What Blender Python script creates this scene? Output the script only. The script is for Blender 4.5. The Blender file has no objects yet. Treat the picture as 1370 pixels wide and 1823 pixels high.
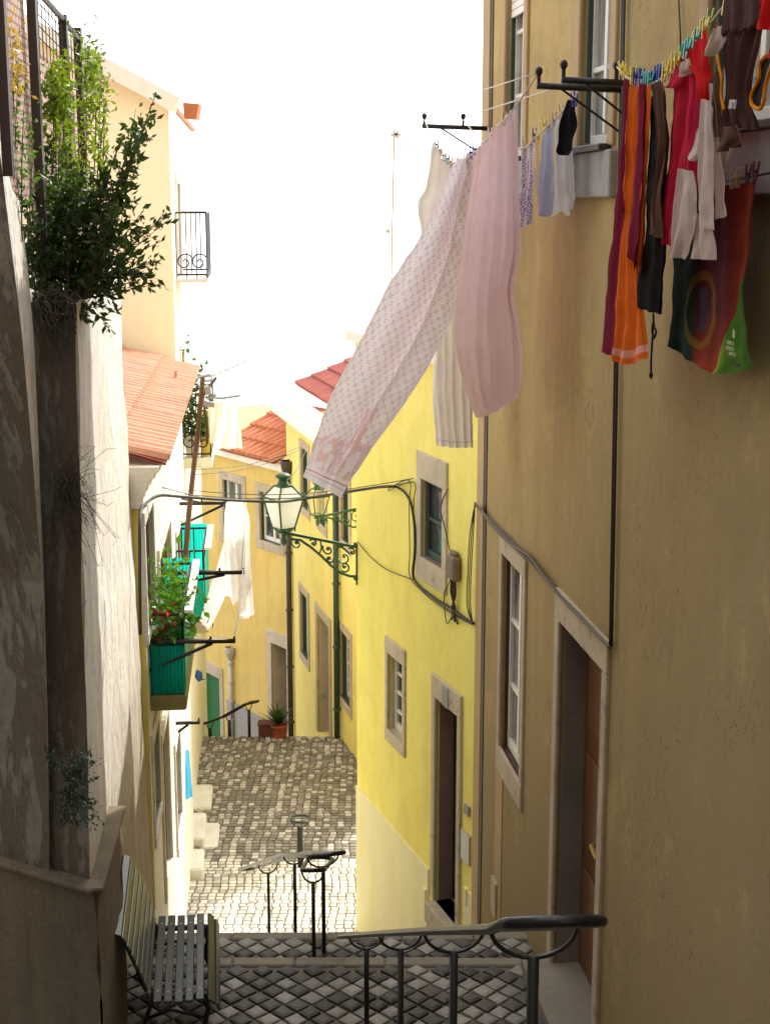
import bpy, bmesh, math, random
from mathutils import Vector, Matrix, noise as mnoise
R = math.radians
rnd = random.Random(7)
scn = bpy.context.scene
col = scn.collection

# ------------------------------------------------------------------ camera model
FPX, HZ = 2600.0, 363.0
PITCH = math.atan((911.5 - HZ) / FPX)
CP, SP = math.cos(PITCH), math.sin(PITCH)
EYE = Vector((0, 0, 6.2))

def ray(x, y):
    u = (x - 685) / FPX; v = (911.5 - y) / FPX
    return Vector((u, CP + v * SP, -SP + v * CP))
def at(x, y, Y):
    d = ray(x, y); return EYE + d * (Y / d.y)
def gnd(x, y, z):
    d = ray(x, y); return EYE + d * ((z - EYE.z) / d.z)
def vpang(vx):
    d = ray(vx, HZ); return math.atan2(d.x, d.y)

class Wall:
    """vertical plane: d runs away from the viewer, n points into the street"""
    def __init__(s, P, ang, side):
        s.P = Vector((P[0], P[1], 0)); s.d = Vector((math.sin(ang), math.cos(ang), 0))
        s.n = Vector((-math.cos(ang), math.sin(ang), 0)) * side
    def pt(s, a, z, o=0.0):
        return s.P + s.d * a + s.n * o + Vector((0, 0, z))
    def px(s, x, y, o=0.0):
        d = ray(x, y); t = ((s.P + s.n * o) - EYE).dot(s.n) / d.dot(s.n)
        q = EYE + d * t; return (q - s.P).dot(s.d), q.z
    def p3(s, x, y, o=0.0):
        a, z = s.px(x, y, o); return s.pt(a, z, o)
    def rect(s, x0, x1, ptop, pbot, ym=None):
        ym = ym or (ptop[1] + pbot[1]) / 2
        a0, a1 = sorted((s.px(x0, ym)[0], s.px(x1, ym)[0]))
        return a0, a1, s.px(*pbot)[1], s.px(*ptop)[1]

# ------------------------------------------------------------------ object helpers
def tag(o, label=None, cat=None, group=None, kind=None):
    if label: o['label'] = label
    if cat: o['category'] = cat
    if group: o['group'] = group
    if kind: o['kind'] = kind
    return o
def thing(name, label, cat, loc=(0, 0, 0), group=None):
    o = bpy.data.objects.new(name, None); o.location = loc; o.empty_display_size = .1
    col.objects.link(o); return tag(o, label, cat, group)
def gloc(o):
    v = Vector(o.location)
    while o.parent: o = o.parent; v += Vector(o.location)
    return v

class MB:
    def __init__(s): s.v = []; s.f = []; s.uv = []; s.c = []; s.has_uv = False; s.has_c = False
    def face(s, pts, uv=None, c=None):
        i = len(s.v); s.v += [tuple(p) for p in pts]; s.f.append(tuple(range(i, i + len(pts))))
        s.uv.append(uv); s.c.append(c)
        if uv: s.has_uv = True
        if c: s.has_c = True
    def raw(s, vs, fs, c=None):
        i = len(s.v); s.v += [tuple(p) for p in vs]
        for f in fs: s.f.append(tuple(i + k for k in f)); s.uv.append(None); s.c.append(c)
        if c: s.has_c = True
    def hexa(s, p, c=None):   # p: 8 pts, bottom 0-3, top 4-7
        s.raw(p, [(0, 3, 2, 1), (4, 5, 6, 7), (0, 1, 5, 4), (1, 2, 6, 5), (2, 3, 7, 6), (3, 0, 4, 7)], c)
    def box(s, a, b, c=None):
        x0, y0, z0 = a; x1, y1, z1 = b
        s.hexa([(x0, y0, z0), (x1, y0, z0), (x1, y1, z0), (x0, y1, z0), (x0, y0, z1), (x1, y0, z1), (x1, y1, z1), (x0, y1, z1)], c)
    def wbox(s, w, a0, a1, z0, z1, o0, o1):
        s.hexa([w.pt(a0, z0, o0), w.pt(a1, z0, o0), w.pt(a1, z0, o1), w.pt(a0, z0, o1),
                w.pt(a0, z1, o0), w.pt(a1, z1, o0), w.pt(a1, z1, o1), w.pt(a0, z1, o1)])
    def bar(s, p, q, w, h, up=(0, 0, 1)):
        p = Vector(p); q = Vector(q); d = (q - p).normalized(); up = Vector(up)
        if abs(d.dot(up)) > .98: up = Vector((1, 0, 0))
        x = d.cross(up).normalized() * w / 2; y = x.cross(d).normalized() * h / 2
        s.hexa([p - x - y, p + x - y, p + x + y, p - x + y, q - x - y, q + x - y, q + x + y, q - x + y])
    def tube(s, path, r, n=6, r2=None, cap=True):
        P = [Vector(p) for p in path]; m = len(P)
        if m < 2: return
        t0 = (P[1] - P[0]).normalized(); up = Vector((0, 0, 1)) if abs(t0.z) < .9 else Vector((1, 0, 0))
        x = t0.cross(up).normalized(); vs = []; 
        for i in range(m):
            t = (P[min(i + 1, m - 1)] - P[max(i - 1, 0)])
            if t.length < 1e-9: t = t0
            t = t.normalized(); x = (x - t * x.dot(t))
            x = x.normalized() if x.length > 1e-6 else t.orthogonal().normalized()
            y = t.cross(x); rr = r if r2 is None else r + (r2 - r) * i / (m - 1)
            for k in range(n):
                a = 2 * math.pi * k / n; vs.append(P[i] + (x * math.cos(a) + y * math.sin(a)) * rr)
        fs = []
        for i in range(m - 1):
            for k in range(n):
                k2 = (k + 1) % n; fs.append((i * n + k, i * n + k2, (i + 1) * n + k2, (i + 1) * n + k))
        if cap: fs.append(tuple(range(n - 1, -1, -1))); fs.append(tuple((m - 1) * n + k for k in range(n)))
        s.raw(vs, fs)
    def lathe(s, base, prof, n=12):
        b = Vector(base); vs = []; fs = []
        for r, z in prof:
            for k in range(n):
                a = 2 * math.pi * k / n; vs.append(b + Vector((r * math.cos(a), r * math.sin(a), z)))
        for i in range(len(prof) - 1):
            for k in range(n):
                k2 = (k + 1) % n; fs.append((i * n + k, i * n + k2, (i + 1) * n + k2, (i + 1) * n + k))
        s.raw(vs, fs)
    def build(s, name, m, parent=None, smooth=False, bevel=0, merge=False, solid=0):
        me = bpy.data.meshes.new(name); me.from_pydata(s.v, [], s.f)
        if s.has_uv:
            L = me.uv_layers.new(name='UVMap').data; k = 0
            for u, f in zip(s.uv, s.f):
                for j in range(len(f)):
                    if u: L[k].uv = u[j]
                    k += 1
        if s.has_c:
            A = me.color_attributes.new('Col', 'FLOAT_COLOR', 'CORNER').data; k = 0
            for c, f in zip(s.c, s.f):
                for j in range(len(f)):
                    A[k].color = (*(c or (1, 1, 1)), 1); k += 1
        me.materials.append(m); me.update()
        if merge:
            bm = bmesh.new(); bm.from_mesh(me); bmesh.ops.remove_doubles(bm, verts=bm.verts, dist=1e-4); bm.to_mesh(me); bm.free()
        if smooth:
            for p in me.polygons: p.use_smooth = True
        o = bpy.data.objects.new(name, me); col.objects.link(o)
        if parent:
            o.parent = parent; o.location = -gloc(parent)
        if bevel:
            b = o.modifiers.new('Bevel', 'BEVEL'); b.width = bevel; b.segments = 1; b.limit_method = 'ANGLE'
        if solid:
            b = o.modifiers.new('Solid', 'SOLIDIFY'); b.thickness = solid
        return o

# ------------------------------------------------------------------ materials
def newmat(name):
    m = bpy.data.materials.new(name); m.use_nodes = True; nt = m.node_tree; nt.nodes.clear()
    out = nt.nodes.new('ShaderNodeOutputMaterial'); b = nt.nodes.new('ShaderNodeBsdfPrincipled')
    nt.links.new(b.outputs[0], out.inputs[0]); return m, nt, b, out
def lk(nt, a, b): nt.links.new(a, b)
def tex(nt, scale=(1, 1, 1), kind='Object', rot=(0, 0, 0)):
    g = nt.nodes.new('ShaderNodeNewGeometry'); mp = nt.nodes.new('ShaderNodeMapping')
    mp.inputs['Scale'].default_value = scale; mp.inputs['Rotation'].default_value = rot
    if kind == 'UV':
        tc = nt.nodes.new('ShaderNodeTexCoord'); lk(nt, tc.outputs['UV'], mp.inputs[0])
    else: lk(nt, g.outputs['Position'], mp.inputs[0])
    return mp.outputs[0]
def noi(nt, vec, scale, detail=5, rough=.6, dist=0):
    n = nt.nodes.new('ShaderNodeTexNoise'); n.inputs['Scale'].default_value = scale
    n.inputs['Detail'].default_value = detail; n.inputs['Roughness'].default_value = rough; n.inputs['Distortion'].default_value = dist
    if vec is not None: lk(nt, vec, n.inputs['Vector'])
    return n.outputs['Fac']
def ramp(nt, fac, stops):
    r = nt.nodes.new('ShaderNodeValToRGB'); e = r.color_ramp.elements
    while len(e) < len(stops): e.new(.5)
    for k, (p, c) in enumerate(stops):
        e[k].position = p; e[k].color = (*c, 1) if len(c) == 3 else c
    lk(nt, fac, r.inputs[0]); return r.outputs[0]
def mixc(nt, fac, a, b, mode='MIX'):
    m = nt.nodes.new('ShaderNodeMix'); m.data_type = 'RGBA'; m.blend_type = mode
    for v, i in ((fac, 0), (a, 6), (b, 7)):
        if hasattr(v, 'is_output'): lk(nt, v, m.inputs[i])
        else: m.inputs[i].default_value = v if i == 0 else (*v, 1)
    return m.outputs[2]
def mth(nt, op, a, b=None, c=None):
    m = nt.nodes.new('ShaderNodeMath'); m.operation = op
    for k, v in enumerate((a, b, c)):
        if v is None: continue
        if hasattr(v, 'is_output'): lk(nt, v, m.inputs[k])
        else: m.inputs[k].default_value = v
    return m.outputs[0]
def bump(nt, b, h, strength=.3, dist=.02):
    n = nt.nodes.new('ShaderNodeBump'); n.inputs['Strength'].default_value = strength; n.inputs['Distance'].default_value = dist
    lk(nt, h, n.inputs['Height']); lk(nt, n.outputs[0], b.inputs['Normal'])

def plaster(name, base, stain, dark=.35, streak=(3.5, 3.5, .35), crack=0.0, fine=.12, low=None, near=None):
    m, nt, b, o = newmat(name)
    p = tex(nt); s = tex(nt, streak)
    n1 = noi(nt, p, .9, 6, .65); n2 = noi(nt, s, 1.3, 6, .7); n3 = noi(nt, p, 45, 4, .7)
    c = mixc(nt, ramp(nt, n2, [(.38, (0, 0, 0)), (.72, (1, 1, 1))]), base, stain)
    c = mixc(nt, mth(nt, 'MULTIPLY', ramp(nt, n1, [(.45, (0, 0, 0)), (.75, (1, 1, 1))]), dark), c, tuple(k * .55 for k in stain))
    c = mixc(nt, fine, c, ramp(nt, n3, [(.25, (.1, .1, .1)), (.75, (1, 1, 1))]), 'MULTIPLY')
    if near:   # shade painted in: the wall colour darkens towards the end near the viewer
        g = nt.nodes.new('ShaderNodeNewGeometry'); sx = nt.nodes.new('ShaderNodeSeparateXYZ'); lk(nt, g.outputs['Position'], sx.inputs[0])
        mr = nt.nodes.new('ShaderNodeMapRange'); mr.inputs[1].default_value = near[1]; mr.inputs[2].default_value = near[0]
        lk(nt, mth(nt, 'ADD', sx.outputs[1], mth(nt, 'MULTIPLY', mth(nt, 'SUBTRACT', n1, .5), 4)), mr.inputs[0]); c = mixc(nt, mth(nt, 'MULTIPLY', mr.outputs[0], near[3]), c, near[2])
    if low:   # shade and base grime painted into the colour: darker below z=low[0]..low[1]
        g = nt.nodes.new('ShaderNodeNewGeometry'); sx = nt.nodes.new('ShaderNodeSeparateXYZ'); lk(nt, g.outputs['Position'], sx.inputs[0])
        zz = mth(nt, 'ADD', sx.outputs[2], mth(nt, 'MULTIPLY', mth(nt, 'SUBTRACT', n1, .5), 2.5))
        mr = nt.nodes.new('ShaderNodeMapRange'); mr.inputs[1].default_value = low[1]; mr.inputs[2].default_value = low[0]
        lk(nt, zz, mr.inputs[0]); c = mixc(nt, mth(nt, 'MULTIPLY', mr.outputs[0], low[3]), c, low[2])
    if crack:
        pn = noi(nt, tex(nt, (1, 1, .8)), 1.6, 9, .72, .6)
        c = mixc(nt, mth(nt, 'MULTIPLY', ramp(nt, pn, [(.50, (0, 0, 0)), (.60, (1, 1, 1))]), .10 + .25 * crack), c, tuple(k * .62 for k in stain))
        c = mixc(nt, mth(nt, 'MULTIPLY', ramp(nt, pn, [(.36, (1, 1, 1)), (.42, (0, 0, 0))]), .22), c, tuple(min(1, k * 1.15) for k in base))
        bl = ramp(nt, noi(nt, p, .55, 6, .7, .5), [(.60, (0, 0, 0)), (.70, (1, 1, 1))]); c = mixc(nt, mth(nt, 'MULTIPLY', bl, .45 * crack), c, tuple(k * .5 + .03 for k in stain))
        sp = ramp(nt, noi(nt, tex(nt, (1, 1, .35)), 14, 5, .7), [(.66, (0, 0, 0)), (.72, (1, 1, 1))]); c = mixc(nt, mth(nt, 'MULTIPLY', sp, .3 * crack), c, (.10, .075, .04))
    h = n3
    if crack:
        v = nt.nodes.new('ShaderNodeTexNoise'); v.inputs['Scale'].default_value = 5; v.inputs['Detail'].default_value = 8; v.inputs['Distortion'].default_value = 1.5
        lk(nt, tex(nt, (1, 1, .5)), v.inputs['Vector'])
        k = ramp(nt, mth(nt, 'ABSOLUTE', mth(nt, 'SUBTRACT', v.outputs['Fac'], .5)), [(0, (1, 1, 1)), (.006, (0, 0, 0))])
        k = mth(nt, 'MULTIPLY', k, ramp(nt, noi(nt, p, .8, 3), [(.50, (0, 0, 0)), (.58, (1, 1, 1))]))
        c = mixc(nt, mth(nt, 'MULTIPLY', k, crack), c, (.05, .035, .02))
    lk(nt, c, b.inputs['Base Color']); b.inputs['Roughness'].default_value = .92
    bump(nt, b, mth(nt, 'ADD', h, mth(nt, 'MULTIPLY', n1, 2)), .35, .012)
    return m

def peeling(name, paint, under, dirt, mul=1.0, low=None):
    """old lime-washed wall, paint flaking off in vertical scales"""
    m, nt, b, o = newmat(name)
    p = tex(nt)
    n1 = noi(nt, tex(nt, (1.5, 1.5, .62)), 1.7, 11, .74, .35); n2 = noi(nt, tex(nt, (9, 9, .8)), 1.0, 7, .7, .4); n3 = noi(nt, p, .7, 5); n4 = noi(nt, p, 16, 6, .75)
    f = mth(nt, 'ADD', mth(nt, 'MULTIPLY', n1, .58), mth(nt, 'MULTIPLY', n2, .42))
    c = mixc(nt, ramp(nt, f, [(.46, (0, 0, 0)), (.53, (1, 1, 1))]), paint, under)
    c = mixc(nt, mth(nt, 'MULTIPLY', ramp(nt, f, [(.56, (0, 0, 0)), (.60, (1, 1, 1))]), .6), c, tuple(k * .6 for k in under))
    edge = mth(nt, 'MULTIPLY', ramp(nt, mth(nt, 'ABSOLUTE', mth(nt, 'SUBTRACT', f, .495)), [(0, (1, 1, 1)), (.007, (0, 0, 0))]), ramp(nt, n4, [(.42, (0, 0, 0)), (.55, (1, 1, 1))]))
    c = mixc(nt, mth(nt, 'MULTIPLY', edge, .85), c, tuple(k * .12 for k in under))
    pit = ramp(nt, noi(nt, tex(nt, (1, 1, .4)), 22, 3, .6), [(.68, (0, 0, 0)), (.73, (1, 1, 1))])
    c = mixc(nt, mth(nt, 'MULTIPLY', pit, .6), c, tuple(k * .2 for k in under))
    c = mixc(nt, mth(nt, 'MULTIPLY', ramp(nt, n3, [(.46, (0, 0, 0)), (.68, (1, 1, 1))]), .55), c, dirt)
    c = mixc(nt, .35 * mul, c, ramp(nt, n4, [(.3, (.35, .33, .3)), (.7, (1, 1, 1))]), 'MULTIPLY')
    c = mixc(nt, .3 * mul, c, ramp(nt, n2, [(.35, (.45, .42, .38)), (.6, (1, 1, 1))]), 'MULTIPLY')
    if low:  # shade put into the colour: browner towards the wall foot
        g = nt.nodes.new('ShaderNodeNewGeometry'); sx = nt.nodes.new('ShaderNodeSeparateXYZ'); lk(nt, g.outputs['Position'], sx.inputs[0])
        mr = nt.nodes.new('ShaderNodeMapRange'); mr.inputs[1].default_value = low[1]; mr.inputs[2].default_value = low[0]
        lk(nt, mth(nt, 'ADD', sx.outputs[2], mth(nt, 'MULTIPLY', mth(nt, 'SUBTRACT', n1, .5), 2.2)), mr.inputs[0]); c = mixc(nt, mth(nt, 'MULTIPLY', mr.outputs[0], .8), c, low[2])
    lk(nt, c, b.inputs['Base Color']); b.inputs['Roughness'].default_value = .95
    bump(nt, b, mth(nt, 'ADD', mth(nt, 'MULTIPLY', ramp(nt, f, [(.47, (1, 1, 1)), (.52, (0, 0, 0))]), .8), mth(nt, 'ADD', n4, n2)), .7, .03)
    return m

def stone(name, base, spot=(.12, .1, .08), amt=.6, rough=.85):
    m, nt, b, o = newmat(name); p = tex(nt)
    n1 = noi(nt, p, 7, 8, .7); n2 = noi(nt, p, 28, 5, .7); n3 = noi(nt, p, 2, 3)
    c = mixc(nt, ramp(nt, n3, [(.3, (0, 0, 0)), (.7, (1, 1, 1))]), base, tuple(k * .78 for k in base))
    c = mixc(nt, mth(nt, 'MULTIPLY', ramp(nt, n1, [(.56, (0, 0, 0)), (.68, (1, 1, 1))]), amt), c, spot)
    c = mixc(nt, .25, c, ramp(nt, n2, [(.3, (.3, .3, .3)), (.7, (1, 1, 1))]), 'MULTIPLY')
    lk(nt, c, b.inputs['Base Color']); b.inputs['Roughness'].default_value = rough
    bump(nt, b, mth(nt, 'ADD', n1, n2), .4, .01); return m

def paint(name, c, rough=.5, metal=0, wear=.25, worn=None, scale=18):
    m, nt, b, o = newmat(name); p = tex(nt); n = noi(nt, p, scale, 6, .7)
    cc = mixc(nt, mth(nt, 'MULTIPLY', ramp(nt, n, [(.5, (0, 0, 0)), (.72, (1, 1, 1))]), wear), c, worn or tuple(k * .5 for k in c))
    lk(nt, cc, b.inputs['Base Color']); b.inputs['Roughness'].default_value = rough; b.inputs['Metallic'].default_value = metal
    bump(nt, b, n, .15, .003); return m

def cloth_mat(name, c, trans=.35, weave=True, c2=None, stripes=None, rough=.95):
    m, nt, b, o = newmat(name)
    p = tex(nt); n = noi(nt, p, 6, 4); f = noi(nt, tex(nt, (260, 260, 160), 'UV'), 1, 2)
    cc = mixc(nt, n, tuple(k * .86 for k in c), tuple(min(1, k * 1.06) for k in c))
    if stripes:
        uv = tex(nt, (1, 1, 1), 'UV'); sx = nt.nodes.new('ShaderNodeSeparateXYZ'); lk(nt, uv, sx.inputs[0])
        cc = stripes(nt, sx.outputs[0], sx.outputs[1], cc)
    uvh = tex(nt, (1, 1, 1), 'UV'); sh = nt.nodes.new('ShaderNodeSeparateXYZ'); lk(nt, uvh, sh.inputs[0])
    hm = mth(nt, 'MAXIMUM', mth(nt, 'LESS_THAN', mth(nt, 'ABSOLUTE', mth(nt, 'SUBTRACT', sh.outputs[1], .028)), .0028), mth(nt, 'LESS_THAN', mth(nt, 'ABSOLUTE', mth(nt, 'SUBTRACT', mth(nt, 'ABSOLUTE', mth(nt, 'SUBTRACT', sh.outputs[0], .5)), .465)), .006))
    cc = mixc(nt, mth(nt, 'MULTIPLY', hm, .45), cc, tuple(k * .5 for k in c))
    lk(nt, cc, b.inputs['Base Color']); b.inputs['Roughness'].default_value = rough
    b.inputs['Specular IOR Level'].default_value = .15
    t = nt.nodes.new('ShaderNodeBsdfTranslucent'); lk(nt, cc, t.inputs[0])
    mx = nt.nodes.new('ShaderNodeMixShader'); mx.inputs[0].default_value = trans
    lk(nt, b.outputs[0], mx.inputs[1]); lk(nt, t.outputs[0], mx.inputs[2]); lk(nt, mx.outputs[0], o.inputs[0])
    cr = noi(nt, p, 11, 6, .62, .8); bump(nt, b, mth(nt, 'ADD', cr, mth(nt, 'MULTIPLY', f, .1)), .45, .03); return m

def leaf_mat(name, c1, c2, trans=.4, scale=9):
    m, nt, b, o = newmat(name); n = noi(nt, tex(nt), scale, 3)
    cc = mixc(nt, ramp(nt, n, [(.35, (0, 0, 0)), (.65, (1, 1, 1))]), c1, c2)
    lk(nt, cc, b.inputs['Base Color']); b.inputs['Roughness'].default_value = .45
    t = nt.nodes.new('ShaderNodeBsdfTranslucent')
    br = mixc(nt, 1.0, cc, (1.5, 1.75, .5), 'MULTIPLY'); lk(nt, br, t.inputs[0])
    mx = nt.nodes.new('ShaderNodeMixShader'); mx.inputs[0].default_value = trans
    lk(nt, b.outputs[0], mx.inputs[1]); lk(nt, t.outputs[0], mx.inputs[2]); lk(nt, mx.outputs[0], o.inputs[0]); return m

def cobble_mat(name):
    m, nt, b, o = newmat(name); a = nt.nodes.new('ShaderNodeVertexColor'); a.layer_name = 'Col'
    n = noi(nt, tex(nt), 30, 5, .7); n2 = noi(nt, tex(nt), 2.2, 4)
    c = mixc(nt, .5, a.outputs[0], ramp(nt, n, [(.3, (.45, .43, .4)), (.7, (1, 1, 1))]), 'MULTIPLY')
    c = mixc(nt, mth(nt, 'MULTIPLY', ramp(nt, n2, [(.45, (0, 0, 0)), (.7, (1, 1, 1))]), .35), c, (.12, .095, .06))
    lk(nt, c, b.inputs['Base Color']); b.inputs['Roughness'].default_value = .6
    bump(nt, b, n, .4, .01); return m

def glass_mat(name, c=(.03, .035, .04), rough=.08):
    m, nt, b, o = newmat(name)
    n = noi(nt, tex(nt), 2.5, 3); lk(nt, mixc(nt, n, c, tuple(k * 2.2 for k in c)), b.inputs['Base Color'])
    b.inputs['Roughness'].default_value = rough; b.inputs['IOR'].default_value = 1.5; bump(nt, b, noi(nt, tex(nt), 3.5, 2), .25, .03); return m

M = {}
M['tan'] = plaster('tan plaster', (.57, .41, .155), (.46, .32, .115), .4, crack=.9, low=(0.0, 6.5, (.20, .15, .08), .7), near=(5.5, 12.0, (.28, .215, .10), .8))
M['pilaster'] = plaster('pilaster plaster', (.52, .37, .20), (.44, .30, .15), .3)
M['yellow'] = plaster('yellow plaster', (.99, .88, .24), (.97, .81, .18), .2, fine=.08, crack=.2)
M['cream'] = plaster('cream plinth', (.95, .88, .54), (.92, .82, .42), .15, fine=.06)
M['ochre'] = plaster('ochre plaster', (.78, .57, .18), (.68, .47, .13), .25, crack=.3)
M['lemon'] = plaster('lemon plaster', (.95, .80, .25), (.88, .70, .19), .2, crack=.25)
M['white'] = plaster('white plaster', (.93, .90, .80), (.88, .82, .66), .15)
M['peach'] = plaster('peach plaster', (1, .90, .65), (.98, .87, .60), .12, fine=.05)
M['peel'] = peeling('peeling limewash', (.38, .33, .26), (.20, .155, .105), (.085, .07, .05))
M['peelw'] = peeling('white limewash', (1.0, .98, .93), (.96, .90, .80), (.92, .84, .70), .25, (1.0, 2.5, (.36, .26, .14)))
M['pebble'] = plaster('pebbledash', (.24, .185, .115), (.16, .12, .075), .5, fine=.5)
M['stone'] = stone('window stone', (.66, .56, .42))
M['stonep'] = stone('pale stone', (.60, .49, .35), amt=.55)
M['stoneg'] = stone('grey sill stone', (.42, .40, .37), (.16, .15, .14), .4)
M['stonew'] = stone('white step stone', (.86, .83, .76), (.6, .55, .45), .25)
M['reveal'] = stone('brown reveal', (.30, .21, .16), amt=.3)
M['revealg'] = stone('dark reveal stone', (.30, .265, .23), (.16, .14, .12), .3)
M['dgreen'] = paint('dark green wood', (.035, .07, .05), .5)
M['wwood'] = paint('white painted wood', (.80, .77, .70), .5, wear=.35, worn=(.45, .38, .28))
M['brown'] = paint('brown door wood', (.16, .065, .03), .4, wear=.4)
M['maroon'] = paint('dark red shutter', (.06, .022, .02), .5)
M['blackwood'] = paint('black door', (.015, .016, .014), .5)
M['greend'] = paint('green door', (.02, .15, .05), .45, wear=.2)
M['brass'] = paint('brass', (.7, .5, .15), .3, .9)
M['iron'] = paint('black iron', (.022, .021, .022), .45, .3, .3, (.06, .04, .03))
M['rail'] = paint('handrail iron', (.035, .035, .042), .30, .6, .55, (.12, .10, .085))
M['lampg'] = paint('lamp green', (.03, .10, .045), .4, wear=.3)
M['pipe'] = paint('dark drainpipe', (.05, .035, .028), .5)
M['zinc'] = paint('grey metal', (.45, .44, .42), .5, .3)
M['cable'] = paint('cable', (.028, .024, .02), .6)
M['cableg'] = paint('grey cable', (.12, .10, .08), .7)
M['cord'] = paint('cord', (.6, .56, .5), .8)
M['wood'] = paint('weathered pole wood', (.17, .09, .04), .8, wear=.5)
M['rust'] = paint('rusty mast', (.5, .26, .15), .7)
M['tile'] = stone('clay tile', (.62, .21, .095), (.33, .12, .06), .5)
M['tilel'] = stone('sunny clay tile', (.74, .36, .23), (.5, .2, .12), .4)
M['tiled'] = stone('dark red tile', (.40, .10, .07), (.25, .06, .04), .4)
M['slat'] = paint('bench slat paint', (.030, .033, .030), .3, 0, .65, (.11, .095, .065), 30)
M['glass'] = glass_mat('window glass')
def curtained(name):
    m, nt, b, o = newmat(name); n = noi(nt, tex(nt, (9, 9, .4)), 2.2, 4, .6, .5); n2 = noi(nt, tex(nt, (.6, .6, .5)), 1.5, 2)
    c = mixc(nt, ramp(nt, n, [(.38, (0, 0, 0)), (.62, (1, 1, 1))]), (.10, .105, .11), (.34, .33, .30)); c = mixc(nt, ramp(nt, n2, [(.5, (0, 0, 0)), (.56, (1, 1, 1))]), c, (.045, .05, .055))
    lk(nt, c, b.inputs['Base Color']); b.inputs['Roughness'].default_value = .06; bump(nt, b, noi(nt, tex(nt), 3, 2), .2, .03); return m
M['glassl'] = curtained('glass before curtains')
M['moss'] = stone('mossy slab', (.34, .29, .10), (.10, .09, .03), .6)
M['revealb'] = stone('grey brown box', (.26, .20, .15), amt=.4)
M['cobble'] = cobble_mat('cobbles')
M['mortar'] = stone('mortar', (.20, .165, .12), amt=.5)
M['kerb'] = stone('kerb stone', (.30, .26, .20), amt=.5)
M['leafd'] = leaf_mat('dark leaf', (.022, .042, .012), (.055, .095, .022), .35)
M['leafl'] = leaf_mat('light leaf', (.10, .15, .025), (.22, .27, .03), .42)
M['leafm'] = leaf_mat('potted leaf', (.05, .14, .02), (.12, .24, .03), .4)
M['leafy'] = leaf_mat('dry leaf', (.45, .27, .10), (.3, .17, .06), .4)
M['twig'] = paint('twig', (.06, .045, .03), .9)
M['stem'] = paint('stem', (.10, .075, .04), .9)
M['petal'] = leaf_mat('red petal', (.5, .02, .05), (.6, .05, .12), .3)
M['pot'] = paint('clay pot', (.42, .09, .05), .8)
M['potw'] = paint('white pot', (.75, .72, .66), .6)
M['poty'] = paint('yellow pot', (.75, .5, .08), .6)

# sheets of corrugated green plastic
def plastic():
    m, nt, b, o = newmat('green plastic'); p = tex(nt)
    cc = mixc(nt, noi(nt, p, 3, 4), (.005, .30, .22), (.01, .42, .33))
    lk(nt, cc, b.inputs['Base Color']); b.inputs['Roughness'].default_value = .25
    t = nt.nodes.new('ShaderNodeBsdfTranslucent'); t.inputs[0].default_value = (.02, .85, .72, 1)
    mx = nt.nodes.new('ShaderNodeMixShader'); mx.inputs[0].default_value = .5
    lk(nt, b.outputs[0], mx.inputs[1]); lk(nt, t.outputs[0], mx.inputs[2]); lk(nt, mx.outputs[0], o.inputs[0])
    w = nt.nodes.new('ShaderNodeTexWave'); w.inputs['Scale'].default_value = 5; lk(nt, p, w.inputs[0]); bump(nt, b, w.outputs['Fac'], .4, .02); return m
M['plastic'] = plastic()
def lampglass():
    m, nt, b, o = newmat('frosted lantern glass')
    n = noi(nt, tex(nt), 4, 3); cc = mixc(nt, n, (.85, .85, .80), (.95, .95, .93)); lk(nt, cc, b.inputs['Base Color']); b.inputs['Roughness'].default_value = .2
    t = nt.nodes.new('ShaderNodeBsdfTranslucent'); t.inputs[0].default_value = (.98, .97, .92, 1)
    mx = nt.nodes.new('ShaderNodeMixShader'); mx.inputs[0].default_value = .6
    lk(nt, b.outputs[0], mx.inputs[1]); lk(nt, t.outputs[0], mx.inputs[2]); lk(nt, mx.outputs[0], o.inputs[0]); return m
M['lampglass'] = lampglass()
def clearglass():
    m, nt, b, o = newmat('clear lantern glass'); b.inputs['Base Color'].default_value = (.8, .72, .5, 1); b.inputs['Roughness'].default_value = .1
    t = nt.nodes.new('ShaderNodeBsdfTransparent'); t.inputs[0].default_value = (1, .96, .85, 1)
    mx = nt.nodes.new('ShaderNodeMixShader'); mx.inputs[0].default_value = .72
    lk(nt, b.outputs[0], mx.inputs[1]); lk(nt, t.outputs[0], mx.inputs[2]); lk(nt, mx.outputs[0], o.inputs[0]); return m
M['clearglass'] = clearglass()
def reed():
    m, nt, b, o = newmat('woven reed screen')
    br = nt.nodes.new('ShaderNodeTexBrick'); br.inputs['Scale'].default_value = 1
    br.inputs['Color1'].default_value = (.74, .54, .45, 1); br.inputs['Color2'].default_value = (.64, .46, .38, 1); br.inputs['Mortar'].default_value = (.36, .26, .22, 1)
    br.inputs['Brick Width'].default_value = .10; br.inputs['Row Height'].default_value = .05; br.inputs['Mortar Size'].default_value = .009
    g = nt.nodes.new('ShaderNodeNewGeometry'); sx = nt.nodes.new('ShaderNodeSeparateXYZ'); lk(nt, g.outputs['Position'], sx.inputs[0])
    cb = nt.nodes.new('ShaderNodeCombineXYZ'); lk(nt, sx.outputs[1], cb.inputs[0]); lk(nt, sx.outputs[2], cb.inputs[1]); lk(nt, cb.outputs[0], br.inputs['Vector'])
    lk(nt, br.outputs['Color'], b.inputs['Base Color']); b.inputs['Roughness'].default_value = .9
    t = nt.nodes.new('ShaderNodeBsdfTranslucent'); lk(nt, br.outputs['Color'], t.inputs[0])
    mx = nt.nodes.new('ShaderNodeMixShader'); mx.inputs[0].default_value = .35
    lk(nt, b.outputs[0], mx.inputs[1]); lk(nt, t.outputs[0], mx.inputs[2]); lk(nt, mx.outputs[0], o.inputs[0]); return m
M['reed'] = reed()

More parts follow.
